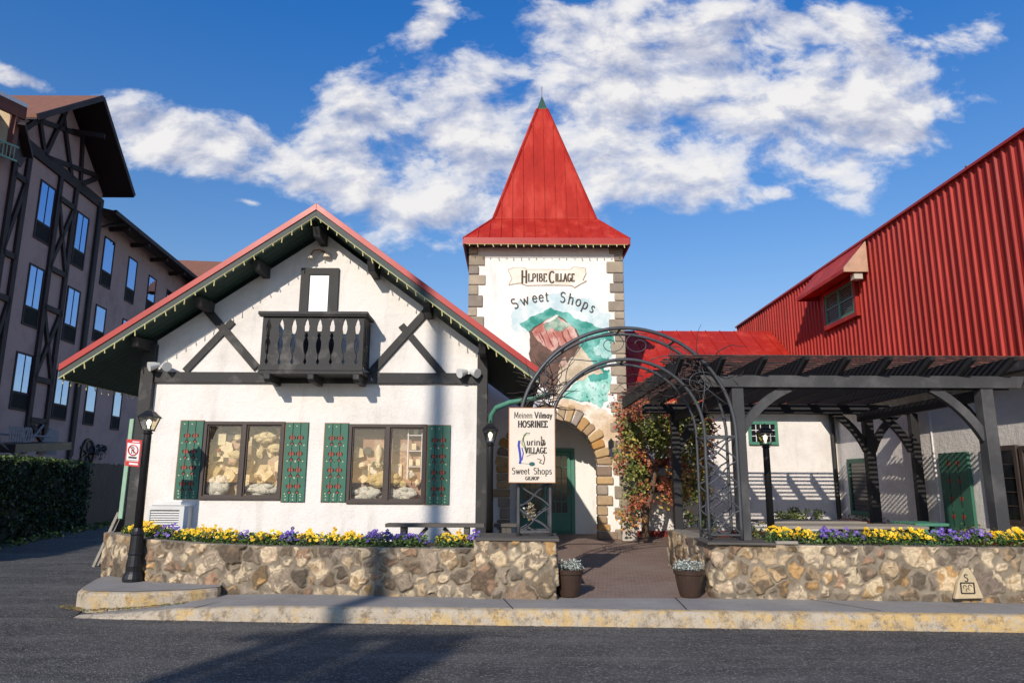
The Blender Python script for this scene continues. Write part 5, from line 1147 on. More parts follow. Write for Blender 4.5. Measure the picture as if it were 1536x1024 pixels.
m = MB(); m.prism([(Xr - .04, yb_ + .005, ztp - .02), (Xr - .56, yb_ + .005, 6.09), (Xr - .56, yb_ + .005, 6.0), (Xr - .04, yb_ + .005, 6.0)], (0, .03, 0)); m.build('hood_end', 'red_metal', ho)
bx('corner_block', (Xr - .32, ya + .02, 5.86), (Xr - .14, ya + .2, 5.99), 'concrete_block', ho)
# side wall windows
def ywin(name, px0, py0, px1, py1, fmat, gmat, dpt=.05, fw=.07, bars=0):
    a = PX(px0, (py0 + py1) / 2, RX); b = PX(px1, (py0 + py1) / 2, RX); zt = PX((px0 + px1) / 2, py0, RX).z; zb = PX((px0 + px1) / 2, py1, RX).z; ya, yb = sorted((a.y, b.y))
    m = MB(); m.plate([(ya, zb), (yb, zb), (yb, zt), (ya, zt)], [[(ya + fw, zb + fw), (yb - fw, zb + fw), (yb - fw, zt - fw), (ya + fw, zt - fw)]], (RX - dpt, 0, 0), (0, 1, 0), (0, 0, 1), (dpt - .002, 0, 0)); f_ = m.build(name, fmat, RW, bev=.004)
    bx('pane', (RX - .02, ya + fw, zb + fw), (RX - .012, yb - fw, zt - fw), gmat, f_, 0)
    if bars:
        m = MB()
        for i in range(1, bars): zz = zb + fw + (zt - zb - 2 * fw) * i / bars; m.box((RX - .03, ya + fw, zz - .008), (RX - .022, yb - fw, zz + .008))
        m.build('glazing_bars', 'frame_brown', f_)
    return ya, yb, zb, zt
ywin('side_window', 1536, 668, 1482, 786, 'frame_brown', 'dark_glass', .06, .08, 5)
ywin('side_window', 1600, 666, 1540, 790, 'frame_brown', 'dark_glass', .06, .08, 5)
ywin('side_window', 1311, 687, 1276, 773, 'green_paint', 'dark_glass', .05, .1, 14)
# side shutter with motif (open, standing out from wall)
a = PX(1418, 730, RX); b = PX(1462, 730, RX); zt, zb = 2.12, .78; m = MB(); ys = sorted((a.y, b.y))
for i in range(3): w_ = (ys[1] - ys[0]) / 3; m.box((RX - .07, ys[0] + i * w_ + .003, zb), (RX - .02, ys[0] + (i + 1) * w_ - .003, zt))
s_ = m.build('side_shutter', 'green_paint', RW, bev=.004); h = MB(); st_ = MB()
for c in (.33, .67):
    for r in range(4):
        yy_ = ys[0] + (ys[1] - ys[0]) * c; zz = zt - .2 - .3 * r; h.prism([(RX - .074, yy_ - .06, zz + .02), (RX - .074, yy_ - .03, zz + .05), (RX - .074, yy_, zz + .03), (RX - .074, yy_ + .03, zz + .05), (RX - .074, yy_ + .06, zz + .02), (RX - .074, yy_, zz - .05)], (.003, 0, 0)); st_.box((RX - .076, yy_ - .008, zz - .13), (RX - .073, yy_ + .008, zz + .1))
h.build('heart_pattern', 'heart_red', s_); st_.build('stem_pattern', 'stem_dark', s_)
m = MB(); p = PX(1404, 700, RX); m.box((RX - .02, p.y, .35), (RX - .001, p.y + .03, 3.2)); m.build('wall_joint', 'sign_white', RW)
# corner downspout
m = MB(); m.tube([(RX - .12, BYY - .1, .3), (RX - .12, BYY - .1, 3.2)], .055, 8); m.build('downspout', 'black_iron', RW)
# back wall windows
for (x0p, x1p, nm) in ((1122, 1166, 0), (972, 1014, 1)):
    x0, z0, x1, z1 = rectpx(x0p, 667, x1p, 632, BYY); m = MB(); m.plate([(x0, z0), (x1, z0), (x1, z1), (x0, z1)], [[(x0 + .07, z0 + .07), (x1 - .07, z0 + .07), (x1 - .07, z1 - .07), (x0 + .07, z1 - .07)]], (0, BYY - .06, 0), (1, 0, 0), (0, 0, 1), (0, .058, 0)); f_ = m.build('back_window', 'green_door', RW, bev=.004)
    bx('pane', (x0 + .07, BYY - .02, z0 + .07), (x1 - .07, BYY - .012, z1 - .07), 'dark_glass', f_, 0); m = MB()
    for i in range(1, 5): xx = x0 + .07 + (x1 - x0 - .14) * i / 5; m.box((xx - .008, BYY - .04, z0 + .07), (xx + .008, BYY - .022, z1 - .07))
    for i in (1, 2): zz = z0 + .07 + (z1 - z0 - .14) * i / 3; m.box((x0 + .07, BYY - .038, zz - .008), (x1 - .07, BYY - .024, zz + .008))
    m.build('glazing_bars', 'sign_white', f_)
bx('base_ledge', (TX1 + .05, BYY - .1, .33), (6.0, BYY - .002, .48), 'red_box', RW)
# flower boxes
def fbox(a, b, label, cols):
    t = thing('window_box', label, 'flower box', ((a[0] + b[0]) / 2, (a[1] + b[1]) / 2, a[2]))
    m = MB(); m.box(a, b); m.build('trough', 'red_box', t, bev=.006); m = MB()
    n_ = int(abs(b[1] - a[1]) * 5) + int(abs(b[0] - a[0]) * 5)
    for i in range(n_): leaf_quads(m, (ru(a[0], b[0]), ru(a[1], b[1]), b[2] + .05), 14, .05, cols, (.1, .1, .09))
    m.build('plants', 'leaf', t, kind='stuff')
GR = [(.1, .14, .04), (.07, .1, .03), (.2, .16, .05)]
fbox((RX - .3, 10.4, .62), (RX - .08, 12.6, .8), 'long dark red trough under the right side window', GR)
fbox((RX - .3, 14.9, .66), (RX - .08, 16.5, .80), 'dark red trough under the green window at the back corner', GR)
# brown planter shelf on back wall behind creeper
t = thing('display_stand', 'dark brown wooden display stand with yellow autumn leaves behind the creeper', 'stand', (4.0, 16.6, .4))
x0, z0, x1, z1 = rectpx(966, 738, 1062, 690, 16.6); bx('shelf_box', (x0, 16.45, z0), (x1, 16.9, z0 + .33), 'frame_brown', t); bx('top_shelf', (x0, 16.5, z0 + .55), (x1, 16.9, z0 + .6), 'frame_brown', t)
for xx in (x0 + .05, (x0 + x1) / 2, x1 - .1): bx('upright', (xx, 16.82, .4), (xx + .06, 16.88, z0 + 1.0), 'frame_brown', t)
m = MB()
for i in range(26): leaf_quads(m, (ru(x0, x1), 16.4, z0 + ru(.05, .4)), 10, .055, [(.5, .35, .03), (.4, .25, .03), (.15, .16, .04)], (.1, .08, .1))
m.build('autumn_leaves', 'leaf', t, kind='stuff')
bx('goods', (x0 + .3, 16.6, z0 + .6), (x0 + .6, 16.8, z0 + .78), 'red_box', t); bx('goods', (x0 + .8, 16.6, z0 + .6), (x0 + 1.1, 16.8, z0 + .74), 'sign_cream', t)
# ================================================================== CREEPER at tower corner
cr = thing('creeper', 'climbing creeper with red, orange and green leaves at the right foot of the tower', 'creeper', (3.1, 15.2, .35))
m = MB()
def br(pts, r0, r1): k = len(pts); m.tube([P(x, y, Y) for x, y, Y in pts], [r0 + (r1 - r0) * i / (k - 1) for i in range(k)], 7)
br([(966, 806, 15.4), (969, 770, 15.35), (978, 735, 15.3), (984, 700, 15.2), (992, 665, 15.1), (1010, 640, 15), (1030, 620, 14.9)], .07, .03)
br([(972, 806, 15.3), (962, 760, 15.3), (955, 710, 15.3), (958, 660, 15.3), (965, 610, 15.2)], .05, .02); br([(984, 700, 15.2), (1000, 680, 15), (1035, 660, 14.7)], .03, .015)
m.build('trunk', 'bark', cr, smooth=True)
m = MB(); RD = [(.4, .11, .06), (.45, .17, .07), (.32, .08, .05)]; OR = [(.55, .28, .08), (.55, .38, .08), (.42, .3, .08), (.5, .22, .08)]; GN = [(.16, .20, .04), (.26, .28, .06), (.28, .28, .08), (.09, .12, .03)]
for (x, y, rx_, ry_, nn, mixx) in [(985, 635, 48, 32, 150, 1), (952, 630, 26, 36, 80, 0), (948, 680, 24, 40, 80, 1), (1035, 640, 34, 22, 90, 1), (1028, 672, 34, 20, 70, 0), (956, 740, 16, 44, 60, 1), (1000, 610, 36, 20, 60, 1), (1008, 656, 22, 16, 40, 0), (975, 665, 30, 26, 70, 2), (965, 700, 14, 30, 30, 0), (945, 655, 20, 30, 40, 0), (1050, 690, 14, 40, 40, 0), (1060, 650, 16, 24, 30, 0), (1015, 720, 30, 18, 40, 0), (1040, 735, 22, 12, 30, 0), (1012, 745, 20, 14, 24, 1), (940, 770, 10, 26, 20, 1), (1045, 615, 20, 16, 30, 2), (930, 610, 10, 20, 14, 0), (1025, 630, 40, 26, 60, 0), (1050, 665, 18, 24, 40, 0), (1000, 640, 30, 30, 60, 2), (1030, 700, 30, 20, 40, 0)]:
    for i in range(int(nn * .68)):
        a = ru(0, 2 * PI); r = math.sqrt(rnd()); X, Yp = x + rx_ * r * math.cos(a), y + ry_ * r * math.sin(a); c = P(X, Yp, 15.2 + ru(-.45, .35))
        h = mnoise.noise(c * 1.7) + (.18 if mixx == 0 else -.12 if mixx == 1 else -.3); cols = RD if h > .15 else OR if h > -.02 else GN
        leaf_quads(m, c, 13, .085, cols, (.17, .17, .14))
m.build('leaves', 'leaf', cr, kind='stuff')
bx_ = MB(); c = G(942, 770, .35); p = P(942, 790, 15.7); bx_.box((p.x - .14, 15.6, .35), (p.x + .18, 15.85, .85)); tag(bx_.build('concrete_block', 'concrete_block', bev=.02), 'pale concrete block at the foot of the creeper', 'block')
# shrubs
def shrub(c, r, label, cols=LEAFG, nn=40, sz=.06, flowers=None):
    t = thing('shrub', label, 'shrub', c); m = MB()
    for i in range(nn):
        a = ru(0, 6.28); q = Vector(c) + Vector((math.cos(a) * r[0] * math.sqrt(rnd()), math.sin(a) * r[1] * math.sqrt(rnd()), ru(.1, 1) * r[2])); leaf_quads(m, q, 14, sz, cols, (.08, .08, .08))
    m.build('foliage', 'leaf', t, kind='stuff')
    m = MB()
    for i in range(5): m.tube([Vector(c) + Vector((ru(-.05, .05), ru(-.05, .05), 0)), Vector(c) + Vector((ru(-1, 1) * r[0] * .6, ru(-1, 1) * r[1] * .6, r[2] * .8))], .008, 4)
    m.build('stems', 'twig', t)
shrub(P(1048, 790, 13.9) + Vector((0, 0, -.25)), (.35, .25, .5), 'low leafy shrub behind the right leg of the iron arch', LEAFG + [(.3, .12, .03)])
shrub(P(1200, 783, 14.8) + Vector((0, 0, -.1)), (.6, .25, .35), 'spiky green shrub against the back wall behind the picnic tables', [(.12, .16, .04), (.2, .22, .05), (.06, .09, .03)])
shrub(P(1240, 786, 13.6) + Vector((-.5, .6, -.1)), (.35, .2, .22), 'yellow-green low shrub beside the back corner downspout', [(.25, .28, .04), (.15, .2, .04)])
shrub(P(1138, 806, 10.3) + Vector((0, 0, -.05)), (.18, .15, .2), 'small shrub at the foot of the front pergola post', LEAFG + [(.3, .25, .03)], 16, .04)
# pot near post
m = MB(); p = P(1040, 800, 13.5); m.lathe((p.x, 13.5, .3), [(.2, 0), (.26, .3), (.28, .45), (.25, .45)], 14); tag(m.build('planter_tub', 'bench_wood'), 'weathered tub holding the low shrub behind the right arch leg', 'tub')
# ================================================================== PICNIC TABLES
def ptable(xa, xb, yc, z, label, mat='plank_wood'):
    t = thing('picnic_table', label, 'table', ((xa + xb) / 2, yc, z - .75)); m = MB()
    for i in range(5): m.box((xa, yc - .38 + i * .155, z - .045), (xb, yc - .38 + i * .155 + .145, z))
    m.build('tabletop', mat, t, bev=.006)
    for x in (xa + .35, xb - .35):
        for s in (-1, 1): m = MB(); m.bar((x, yc + s * .2, z - .05), (x, yc + s * .6, z - .74), .09, .05, up=(1, 0, 0)); m.build('leg', mat, t)
    for s in (-1, 1):
        m = MB(); m.box((xa, yc + s * .68 - .13, z - .34), (xb, yc + s * .68 + .13, z - .3)); m.build('bench_plank', mat, t, bev=.005)
    m = MB()
    for x in (xa + .35, xb - .35): m.box((x - .025, yc - .75, z - .4), (x + .025, yc + .75, z - .342))
    m.build('bearer', mat, t)
a = P(1178, 790, 11.2); b = P(1395, 790, 11.2); ptable(a.x, b.x, 11.6, P(1290, 789, 11.2).z, 'nearer grey weathered picnic table behind the yellow and purple pansies')
a = P(1140, 786, 13.2); b = P(1290, 786, 13.2); ptable(a.x, b.x, 13.3, P(1210, 782, 12.9).z, 'farther grey picnic table below the back wall')
a = P(1393, 790, 11.5); b = P(1450, 790, 11.5); ptable(a.x + .03, b.x, 12.3, P(1420, 787, 11.5).z, 'green painted table beside the side shutter', 'green_door')
# ================================================================== POTS
def pot(px, label):
    c = G(px, 894, .17); c = Vector((c.x, 9.42, .172)); t = thing('plant_pot', label, 'plant pot', c)
    m = MB(); m.lathe(c, [(.115, 0), (.125, .01), (.155, .12), (.175, .24), (.178, .27), (.195, .28), (.197, .33), (.18, .335), (.165, .31)], 22); m.build('pot', 'pot_brown', t, smooth=False)
    m = MB(); SV = [(.42, .45, .42), (.5, .52, .5), (.3, .34, .3), (.2, .24, .18)]
    for i in range(60): a = ru(0, 6.28); r = .17 * math.sqrt(rnd()); leaf_quads(m, c + Vector((math.cos(a) * r, math.sin(a) * r, .34 + ru(0, .12) * (1 - r * 3))), 12, .03, SV, (.045, .045, .04))
    m.build('silver_foliage', 'leaf', t, kind='stuff')
pot(853, 'brown pot of silver foliage beside the left stone pillar'); pot(1034, 'brown pot of silver foliage beside the right planter wall')
# ================================================================== PANSIES
def pl(px, zz): 
    best = None
    for x in np.linspace(-6, .5, 400):
        y = np.interp(x, [q[0] for q in WL[2:]], [q[1] for q in WL[2:]]); d = Vector((x, y + .1, zz - EYE)); dd = d.dot(FWD); q = 768 + F * d.dot(RGT) / dd
        if best is None or abs(q - px) < best[0]: best = (abs(q - px), x, y + .1)
    return (best[1], best[2], zz)
def prr(px, zz):
    best = None
    for x in np.linspace(2.6, 8, 400):
        y = np.interp(x, [q[0] for q in WR[2:]], [q[1] for q in WR[2:]]); d = Vector((x, y + .1, zz - EYE)); dd = d.dot(FWD); q = 768 + F * d.dot(RGT) / dd
        if best is None or abs(q - px) < best[0]: best = (abs(q - px), x, y + .1)
    return (best[1], best[2], zz)
LP = [(180, 228, YEL, .80, 'yellow pansies at the far left end of the planter around the lamp post', 60), (232, 252, PUR, .78, 'purple pansies just right of the left lamp post', 45), (254, 348, YEL, .76, 'widest patch of yellow pansies, below the air conditioner and left shop window', 80),
      (352, 374, PUR, .75, 'small purple pansies right of the widest yellow patch', 45), (374, 413, YEL, .75, 'yellow pansies below the right half of the left shop window', 60), (416, 442, PUR, .75, 'blue-purple pansies below the left window shutter', 60), (442, 474, YEL, .75, 'yellow pansies just left of the bare gap in the planter', 60),
      (482, 503, YEL, .75, 'small round clump of yellow pansies just right of the bare gap', 65), (506, 540, YEL, .75, 'yellow pansies between the small round clump and the long purple run', 60), (541, 582, PUR, .755, 'vivid purple pansies left of the plank bench', 65), (583, 640, PUR, .755, 'sparse dark purple pansies with many leaves under the left end of the bench', 45),
      (652, 698, YEL, .76, 'sparse yellow pansies under the right end of the plank bench', 42), (699, 722, PUR, .77, 'dark purple pansies spilling over beside the stone pillar', 50)]
for a, b, c, z, lb, nn in LP: patch(pl(a, z), pl(b, z), c, lb, nn)
RP = [(1156, 1196, YEL, .84, 'yellow pansies behind the flat stone at the left of the right planter', 60), (1197, 1229, YEL, .84, 'yellow pansies just left of the purple run on the right planter', 70), (1231, 1270, PUR, .84, 'bright purple pansies below the nearer picnic table', 75), (1270, 1302, PUR, .84, 'leafy purple pansies between the bright purple and yellow clumps', 40),
      (1303, 1347, YEL, .84, 'yellow pansies in the middle of the right planter', 60), (1348, 1406, YEL, .84, 'yellow and orange pansies just left of the long dark purple run', 65), (1407, 1452, PUR, .84, 'dark purple pansies left of the right pergola post', 60), (1453, 1496, PUR, .84, 'leafy blue pansies around the foot of the right pergola post', 45), (1498, 1560, YEL, .84, 'yellow pansies at the far right end of the planter', 70)]
for a, b, c, z, lb, nn in RP: patch(prr(a, z), prr(b, z), c, lb, nn)
m = MB(); p = prr(1178, .86); m.box((p[0] - .14, p[1] - .08, .83), (p[0] + .14, p[1] - .02, .87)); tag(m.build('flat_stone', 'mortar', bev=.01), 'flat pale stone lying before the yellow pansies on the right planter', 'stone')
# ================================================================== LEFT HOTEL
LK, LX0 = .092, -15.1
def LB(px, py, off=0):
    d = ray(px, py); k = (LX0 + off) / (d.x + LK * d.y); return Vector((d.x * k, d.y * k, EYE + d.z * k))
def lp_(Y, z, off=0): nx_ = 1 / math.hypot(1, LK); return Vector((LX0 - LK * Y + off, Y + off * LK, z))
hot = thing('hotel', 'dark lilac half-timbered hotel of several storeys on the left', 'building', (-17, 26, 0))
for o_, h_, nm in (([(13, 0), (28.8, 0), (28.8, 13.7), (25.5, 16.1), (22.2, 13.7), (13, 13.7)], [], 0), ([(28.85, 0), (48, 0), (48, 13.05), (28.85, 13.05)], [], 1)):
    m = MB(); pts = [lp_(a, b, -.0 if nm == 0 else -.35) for a, b in o_]; m.prism(pts, (-6, 0, 0)); m.build('wall', 'stucco_lilac', hot)
# gable roof on tall section
OV = 1.2
def slab(name, a, b, c, d, th, mat): m = MB(); m.prism([a, b, c, d], (0, 0, -th)); return m.build(name, mat, hot)
RT = lp_(25.5, 16.5, OV); RB = RT + Vector((-9, 0, 0)); F1 = lp_(29.0, 13.85, OV); N1 = lp_(21.6, 13.55, OV)
slab('roof', RT, RB, F1 + Vector((-9, 0, 0)), F1, .12, 'shingles'); slab('roof', N1, N1 + Vector((-9, 0, 0)), RB, RT, .12, 'shingles')
e1 = Vector((0, 0, -.13)); slab('roof_soffit', RT + e1, RB + e1, F1 + Vector((-9, 0, 0)) + e1, F1 + e1, .05, 'dark_timber'); slab('roof_soffit', N1 + e1, N1 + Vector((-9, 0, 0)) + e1, RB + e1, RT + e1, .05, 'dark_timber')
for a, b in ((RT, F1), (RT, N1)): m = MB(); m.bar(a + Vector((.02, 0, -.1)), b + Vector((.02, 0, -.1)), .06, .2); m.build('bargeboard', 'dark_timber', hot)
# lower eaves
m = MB(); a = lp_(28.9, 13.0, .55); b = lp_(48, 13.0, .55); m.prism([a, b, b + Vector((-5, 0, 1.2)), a + Vector((-5, 0, 1.2))], (0, 0, -.1)); m.bar(a + Vector((0, 0, -.06)), b + Vector((0, 0, -.06)), .12, .2); m.build('eave', 'dark_timber', hot)
for Y in (30.5, 32.7, 35, 37.5, 40): m = MB(); m.bar(lp_(Y, 12.7, -.35), lp_(Y, 12.75, .5), .15, .18); m.build('eave_bracket', 'dark_timber', hot)
m = MB(); dsp = [lp_(30.0, 12.85, .5), lp_(29.6, 12.6, .1), lp_(29.15, 12.3, -.15), lp_(29.15, 0, -.2)]; m.tube(dsp, .07, 6); m.tube([lp_(28.5, 13.2, .08), lp_(28.5, 0, .08)], .06, 6); m.build('drainpipe', 'black_iron', hot)
# far brown roof
a = P(240, 389, 44); b = P(345, 393, 44); c = P(345, 440, 40); d = P(240, 440, 40); m = MB(); m.prism([a, b, c, d], (0, .3, -.1)); m.build('rear_roof', 'shingles', hot)
# windows
HW = [(53, 80, 272, 366, 0), (109, 130, 318, 404, 0), (36, 62, 396, 492, 0), (95, 117, 430, 515, 0), (17, 47, 528, 616, 0), (79, 103, 555, 630, 0),
      (152, 170, 356, 433, 1), (189, 204, 386, 456, 1), (220, 233, 414, 470, 1), (248, 258, 435, 478, 1), (140, 158, 458, 515, 1), (181, 192, 478, 530, 1), (127, 144, 572, 638, 1), (168, 182, 580, 645, 1)]
for (xa, xb, yt, yb, low) in HW:
    off = 0.0 if not low else -.35; mx, my = (xa + xb) / 2, (yt + yb) / 2
    A = LB(xa, my, off); B = LB(xb, my, off); T = LB(mx, yt, off); Bm = LB(mx, yb, off); ya, yb2, z1, z0 = A.y, B.y, T.z, Bm.z
    yc = (ya + yb2) / 2; hw = (yb2 - ya) / 2 * .93
    def q(Y, z, o): return lp_(Y, z, off + o)
    m = MB(); t = .07
    def rect(y0, y1, a, b, o0, o1): m.prism([q(y0, a, o1), q(y1, a, o1), q(y1, b, o1), q(y0, b, o1)], q(0, 0, o0) - q(0, 0, o1))
    rect(yc - hw, yc - hw + t, z0, z1, 0, .035); rect(yc + hw - t, yc + hw, z0, z1, 0, .035); rect(yc - hw + t, yc + hw - t, z0, z0 + t, 0, .035); rect(yc - hw + t, yc + hw - t, z1 - t, z1, 0, .035); zm = z0 + (z1 - z0) * .30; rect(yc - hw + t, yc + hw - t, zm - .04, zm + .04, 0, .03)
    if not low: rect(yc - .02, yc + .02, zm + .04, z1 - t, 0, .03)
    f_ = m.build('window', 'dark_timber', hot)
    m = MB(); m.add([q(yc - hw + t, zm, .02), q(yc + hw - t, zm, .02), q(yc + hw - t, z1 - t, .02), q(yc - hw + t, z1 - t, .02)], [(0, 1, 2, 3)]); m.build('pane', 'sky_glass', f_)
    m = MB(); m.add([q(yc - hw + t, z0 + t, .02), q(yc + hw - t, z0 + t, .02), q(yc + hw - t, zm, .02), q(yc - hw + t, zm, .02)], [(0, 1, 2, 3)]); m.build('vent_grille', 'dark_interior', f_)
# timbers
def tim(a, b, w_=.24, off=.0):
    A = LB(*a); B = LB(*b); A = lp_(A.y, A.z, .05 + off); B = lp_(B.y, B.z, .05 + off); m = MB(); m.bar(A, B, w_, .1, up=(1, LK, 0)); m.build('timber', 'dark_timber', hot)
def timp(Ya, za, Yb, zb_, w_=.24): m = MB(); m.bar(lp_(Ya, za, .05), lp_(Yb, zb_, .05), w_, .1, up=(1, LK, 0)); m.build('timber', 'dark_timber', hot)
YA = LB(84, 310).y; YBm = LB(107, 330).y; YC = LB(33, 300).y; YD = LB(12, 300).y
for Y in (YA, YBm, YC, YD, 28.7): timp(Y, 2.5, Y, 13.0)
timp(19, 13.2, 28.8, 13.2, .42)
for z in (3.7, 5.2, 7.9, 9.4, 12.2): timp(YA, z, YBm, z, .2); timp(YD, z - .3, YC, z - .3, .2)
for z0, z1 in ((5.2, 7.9), (9.4, 12.2), (2.9, 3.7)):
    timp(YA, z0, YBm, z1, .16); timp(YBm, z0, YA, z1, .16)
    timp(YD, z0 - .3, YC, z1 - .3, .16)
G0 = 13.3
for a, b in (((22.6, G0), (24.2, 15.0)), ((24.3, G0), (23.6, 14.6)), ((24.3, G0), (25.4, 16.1)), ((26.2, G0), (24.9, 15.7)), ((26.9, G0), (26.6, 15.3)), ((26.9, G0), (28.2, 14.2)), ((22.8, 14.1), (26.6, 15.3)), ((24.4, G0), (28.0, 14.2))): timp(a[0], a[1], b[0], b[1], .18)
for z in (14.9,): m = MB(); m.bar(lp_(25.9, 15.1, .0), lp_(26.2, 15.1, 1.1), .16, .2); m.build('purlin_end', 'dark_timber', hot)
# front wing stub
A = P(-60, 112, 19.3); B = P(40, 160, 21.2); m = MB(); m.bar(A, B, .12, .13); m.build('wing_gutter', 'sign_white', hot); m = MB(); m.bar(A + Vector((0, 0, -.28)), B + Vector((0, 0, -.28)), .1, .42); m.build('wing_fascia', 'brown_fascia', hot)
a = P(-60, 150, 21.0); b = P(15, 165, 21.0); c = P(15, 215, 21.0); d = P(-60, 215, 21.0); m = MB(); m.prism([a, b, c, d], (0, .2, 0)); m.build('wing_wall', 'stucco_beige', hot)
a = P(16, 170, 20.9); c = P(22, 232, 20.9); bx('wing_post', (a.x, 20.9, c.z), (a.x + .2, 21.1, a.z + .4), 'brown_fascia', hot)
m = MB(); A = P(-50, 190, 20); B = P(28, 222, 20.6); m.bar(A, B, .05, .06)
for i in range(14): q_ = A.lerp(B, i / 14); m.tube([q_, q_ + Vector((0, 0, -.45))], .02, 4)
m.bar(A + Vector((0, 0, -.45)), B + Vector((0, 0, -.45)), .05, .06); m.build('wing_balcony', 'pale_green', hot)
m = MB(); A = P(28, 168, 21.4); B = P(40, 232, 22.4); m.bar(P(30, 185, 21), P(42, 235, 22.2), .3, .12); m.prism([P(30, 182, 21.5), P(40, 230, 22.6), P(28, 250, 22), P(18, 235, 21)], (0, .1, 0)); m.build('wing_bracket', 'dark_timber', hot)
# entrance canopy with lettering + wall ornament
cn_ = thing('entrance_canopy', 'dark entrance canopy with white lettering at the foot of the hotel', 'canopy', LB(40, 690, 1))
A = LB(-20, 672, 1.6); B = LB(70, 668, 1.6); m = MB(); m.bar(A, B, 1.6, .25); m.build('roof', 'black_iron', cn_)
m = MB(); m.prism([B + Vector((.0, -.5, -.3)), B + Vector((.0, .5, -.3)), B + Vector((0, .5, .5)), B + Vector((0, 0, .6))], (.05, 0, 0)); m.build('end_panel', 'canopy_grey', cn_)
m = MB(); a = LB(12, 661, 2.4); b = LB(47, 663, 2.4); dd = (b - a); text(m, 'TEITINZO', dd.length, .42, lambda u, v: a + dd.normalized() * u + Vector((0, 0, v)), (-.02, 0, 0), .13); m.build('lettering', 'canopy_grey', cn_)
m = MB(); m.tube([LB(-10, 650, 2.2), LB(75, 655, 2.2)], .03, 5); m.tube([LB(45, 662, 2.2), LB(65, 637, .1)], .03, 5); m.tube([LB(-10, 655, 2.2), LB(22, 682, 2.2)], .03, 5); m.build('tie_rods', 'canopy_grey', cn_)
wo_ = thing('wall_ornament', 'round dark metal flower ornament on the hotel wall above the fence', 'ornament', LB(133, 680, -.3)); c = LB(131, 680, -.28)
m = MB(); 
for k in range(7): a = k * .9; m.tube([c, c + Vector((0, .6 * math.cos(a), .6 * math.sin(a)))], .04, 5)
m.tube([c + Vector((0, .45 * math.cos(a), .6 * math.sin(a))) for a in np.linspace(0, 2 * PI, 16, endpoint=False)], .06, 5, True); m.build('wheel', 'black_iron', wo_)
m = MB(); leaf_quads(m, c + Vector((.1, .7, .1)), 60, .22, [(.03, .03, .03), (.05, .05, .05), (.12, .12, .13)], (.1, .6, .4)); m.build('metal_leaves', 'leaf', wo_, kind='stuff')
# hedge and fence
HD = Vector((-2.1, 8.2, 0)).normalized(); H0 = Vector((-12.06, 17.29, 0)) - HD * 6
hg = thing('hedge', 'tall clipped dark green hedge along the driveway', 'hedge', H0 + HD * 6)
m = MB(); sdv = Vector((-HD.y, HD.x, 0)); La = 12.4
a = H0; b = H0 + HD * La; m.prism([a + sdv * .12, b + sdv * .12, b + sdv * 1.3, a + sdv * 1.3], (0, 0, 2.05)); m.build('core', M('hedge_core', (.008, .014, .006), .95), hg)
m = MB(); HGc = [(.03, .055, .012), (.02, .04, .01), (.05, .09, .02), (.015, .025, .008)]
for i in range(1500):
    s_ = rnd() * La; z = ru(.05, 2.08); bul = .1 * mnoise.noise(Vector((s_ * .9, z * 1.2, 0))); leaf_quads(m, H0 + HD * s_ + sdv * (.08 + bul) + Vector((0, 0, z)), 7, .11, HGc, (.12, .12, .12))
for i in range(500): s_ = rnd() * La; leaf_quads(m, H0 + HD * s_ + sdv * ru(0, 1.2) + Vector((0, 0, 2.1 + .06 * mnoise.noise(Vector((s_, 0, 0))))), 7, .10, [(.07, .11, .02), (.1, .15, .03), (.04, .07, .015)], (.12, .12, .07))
m.build('foliage', 'leaf', hg, kind='stuff')
fn = thing('board_fence', 'dark vertical board fence between the hedge and the cottage', 'fence', H0 + HD * 12.5); m = MB(); s_ = 12.45
while s_ < 34:
    p = H0 + HD * s_ + sdv * .3; q_ = p + HD * .17; h = 2.15 + ru(-.03, .03); m.prism([p, q_, q_ + sdv * .03, p + sdv * .03], (0, 0, h)); s_ += .185
m.build('boards', 'dark_timber', fn)
m = MB(); 
for z in (.5, 1.8): m.bar(H0 + HD * 12.5 + sdv * .36 + Vector((0, 0, z)), H0 + HD * 34 + sdv * .36 + Vector((0, 0, z)), .05, .1)
m.build('rails', 'dark_timber', fn)
m = MB()
for i in range(150): s_ = ru(4, 24); leaf_quads(m, H0 + HD * s_ - sdv * ru(.1, .5) + Vector((0, 0, .12)), 8, .1, [(.1, .13, .02), (.05, .08, .02), (.3, .28, .04)], (.15, .15, .08))
o = m.build('weeds', 'leaf'); o['kind'] = 'stuff'; o['label'] = 'low weeds along the foot of the hedge and fence'; o['category'] = 'weeds'
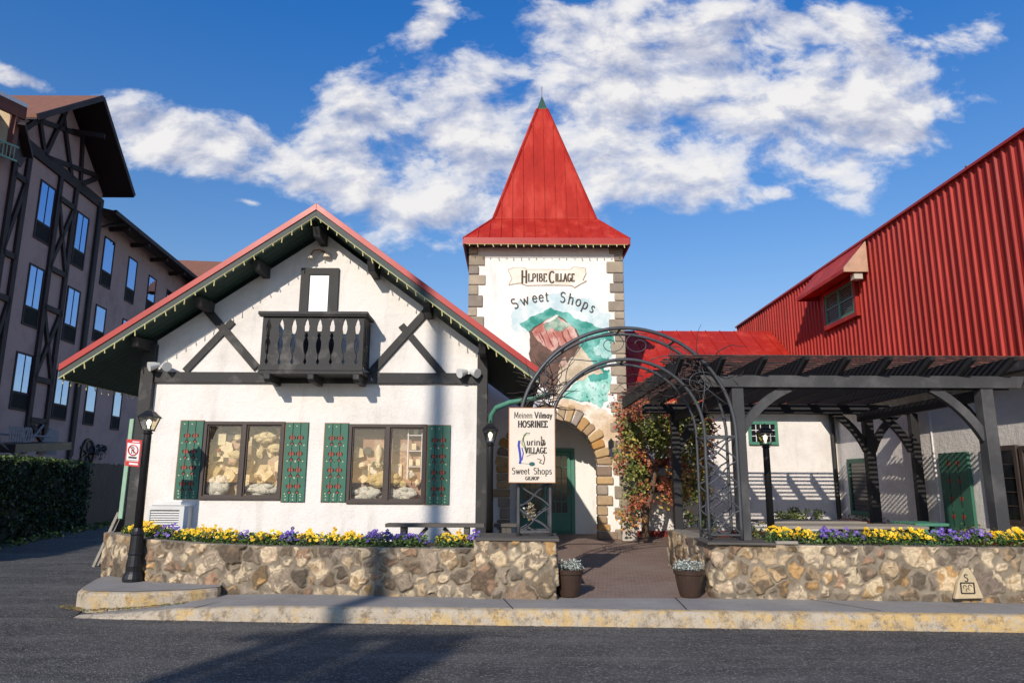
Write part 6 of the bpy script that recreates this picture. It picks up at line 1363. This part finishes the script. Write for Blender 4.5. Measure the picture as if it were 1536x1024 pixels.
# fallen leaves and debris along the kerb
m = MB()
for i in range(900):
    x = ru(-5.3, 8); y = ky(x) - abs(random.gauss(0, .06)) - .02; s_ = ru(.006, .016); a = ru(0, 3); col = random.choice([(.3, .15, .05), (.4, .25, .08), (.15, .08, .04), (.35, .3, .2)])
    if mnoise.noise(Vector((x * 1.5, 0, 0))) + .25 < rnd() * .6: continue
    u = Vector((math.cos(a), math.sin(a), 0)) * s_; v = Vector((-math.sin(a), math.cos(a), .3)) * s_ * .6; p = Vector((x, y, .006)); m.add([p - u, p - v, p + u, p + v], [(0, 1, 2, 3)], col)
for i in range(500):
    x = ru(-5.6, -4.0); y = float(np.interp(x, [-5.6, -5.1, -4.6, -4.0], [9.3, 9.02, 8.98, 9.2])) + random.gauss(0, .05); s_ = ru(.008, .02); a = ru(0, 3); col = random.choice([(.3, .15, .05), (.35, .2, .06), (.1, .13, .03), (.12, .16, .04)]); p = Vector((x, y, .02 + kz(x) * (1 if x > -5 else 0) * .6 + .03)); u = Vector((math.cos(a), math.sin(a), 0)) * s_; v = Vector((-math.sin(a), math.cos(a), .5)) * s_ * .6; m.add([p - u, p - v, p + u, p + v], [(0, 1, 2, 3)], col)
o = m.build('fallen_leaves', 'leaf'); o['kind'] = 'stuff'; o['label'] = 'small brown and orange fallen leaves along the kerb'; o['category'] = 'leaves'
# utility pole across the street (behind the camera) whose shadow falls on the road and cottage
up = thing('utility_pole', 'tall wooden utility pole across the street', 'utility pole', (-9.07, -12, 0))
m = MB(); m.tube([(-9.07, -12, 0), (-9.07, -12, 18.5)], [.18, .13], 10); m.build('pole', 'bark', up); m = MB(); m.box((-9.6, -12.05, 10.6), (-7.2, -11.95, 10.75)); m.build('shadow_crossarm', 'bark', up)  # arm added out of view to widen the pole's shadow on the road
m = MB(); m.lathe((-8.45, -12, 9.2), [(.42, 0), (.42, 1.2), (.1, 1.35)], 12); m.lathe((-7.55, -12, 8.9), [(.42, 0), (.42, 1.5), (.1, 1.65)], 12); m.build('shadow_drums', 'iron', up)  # unseen drums, added and enlarged to cast the broad dark shape on the road
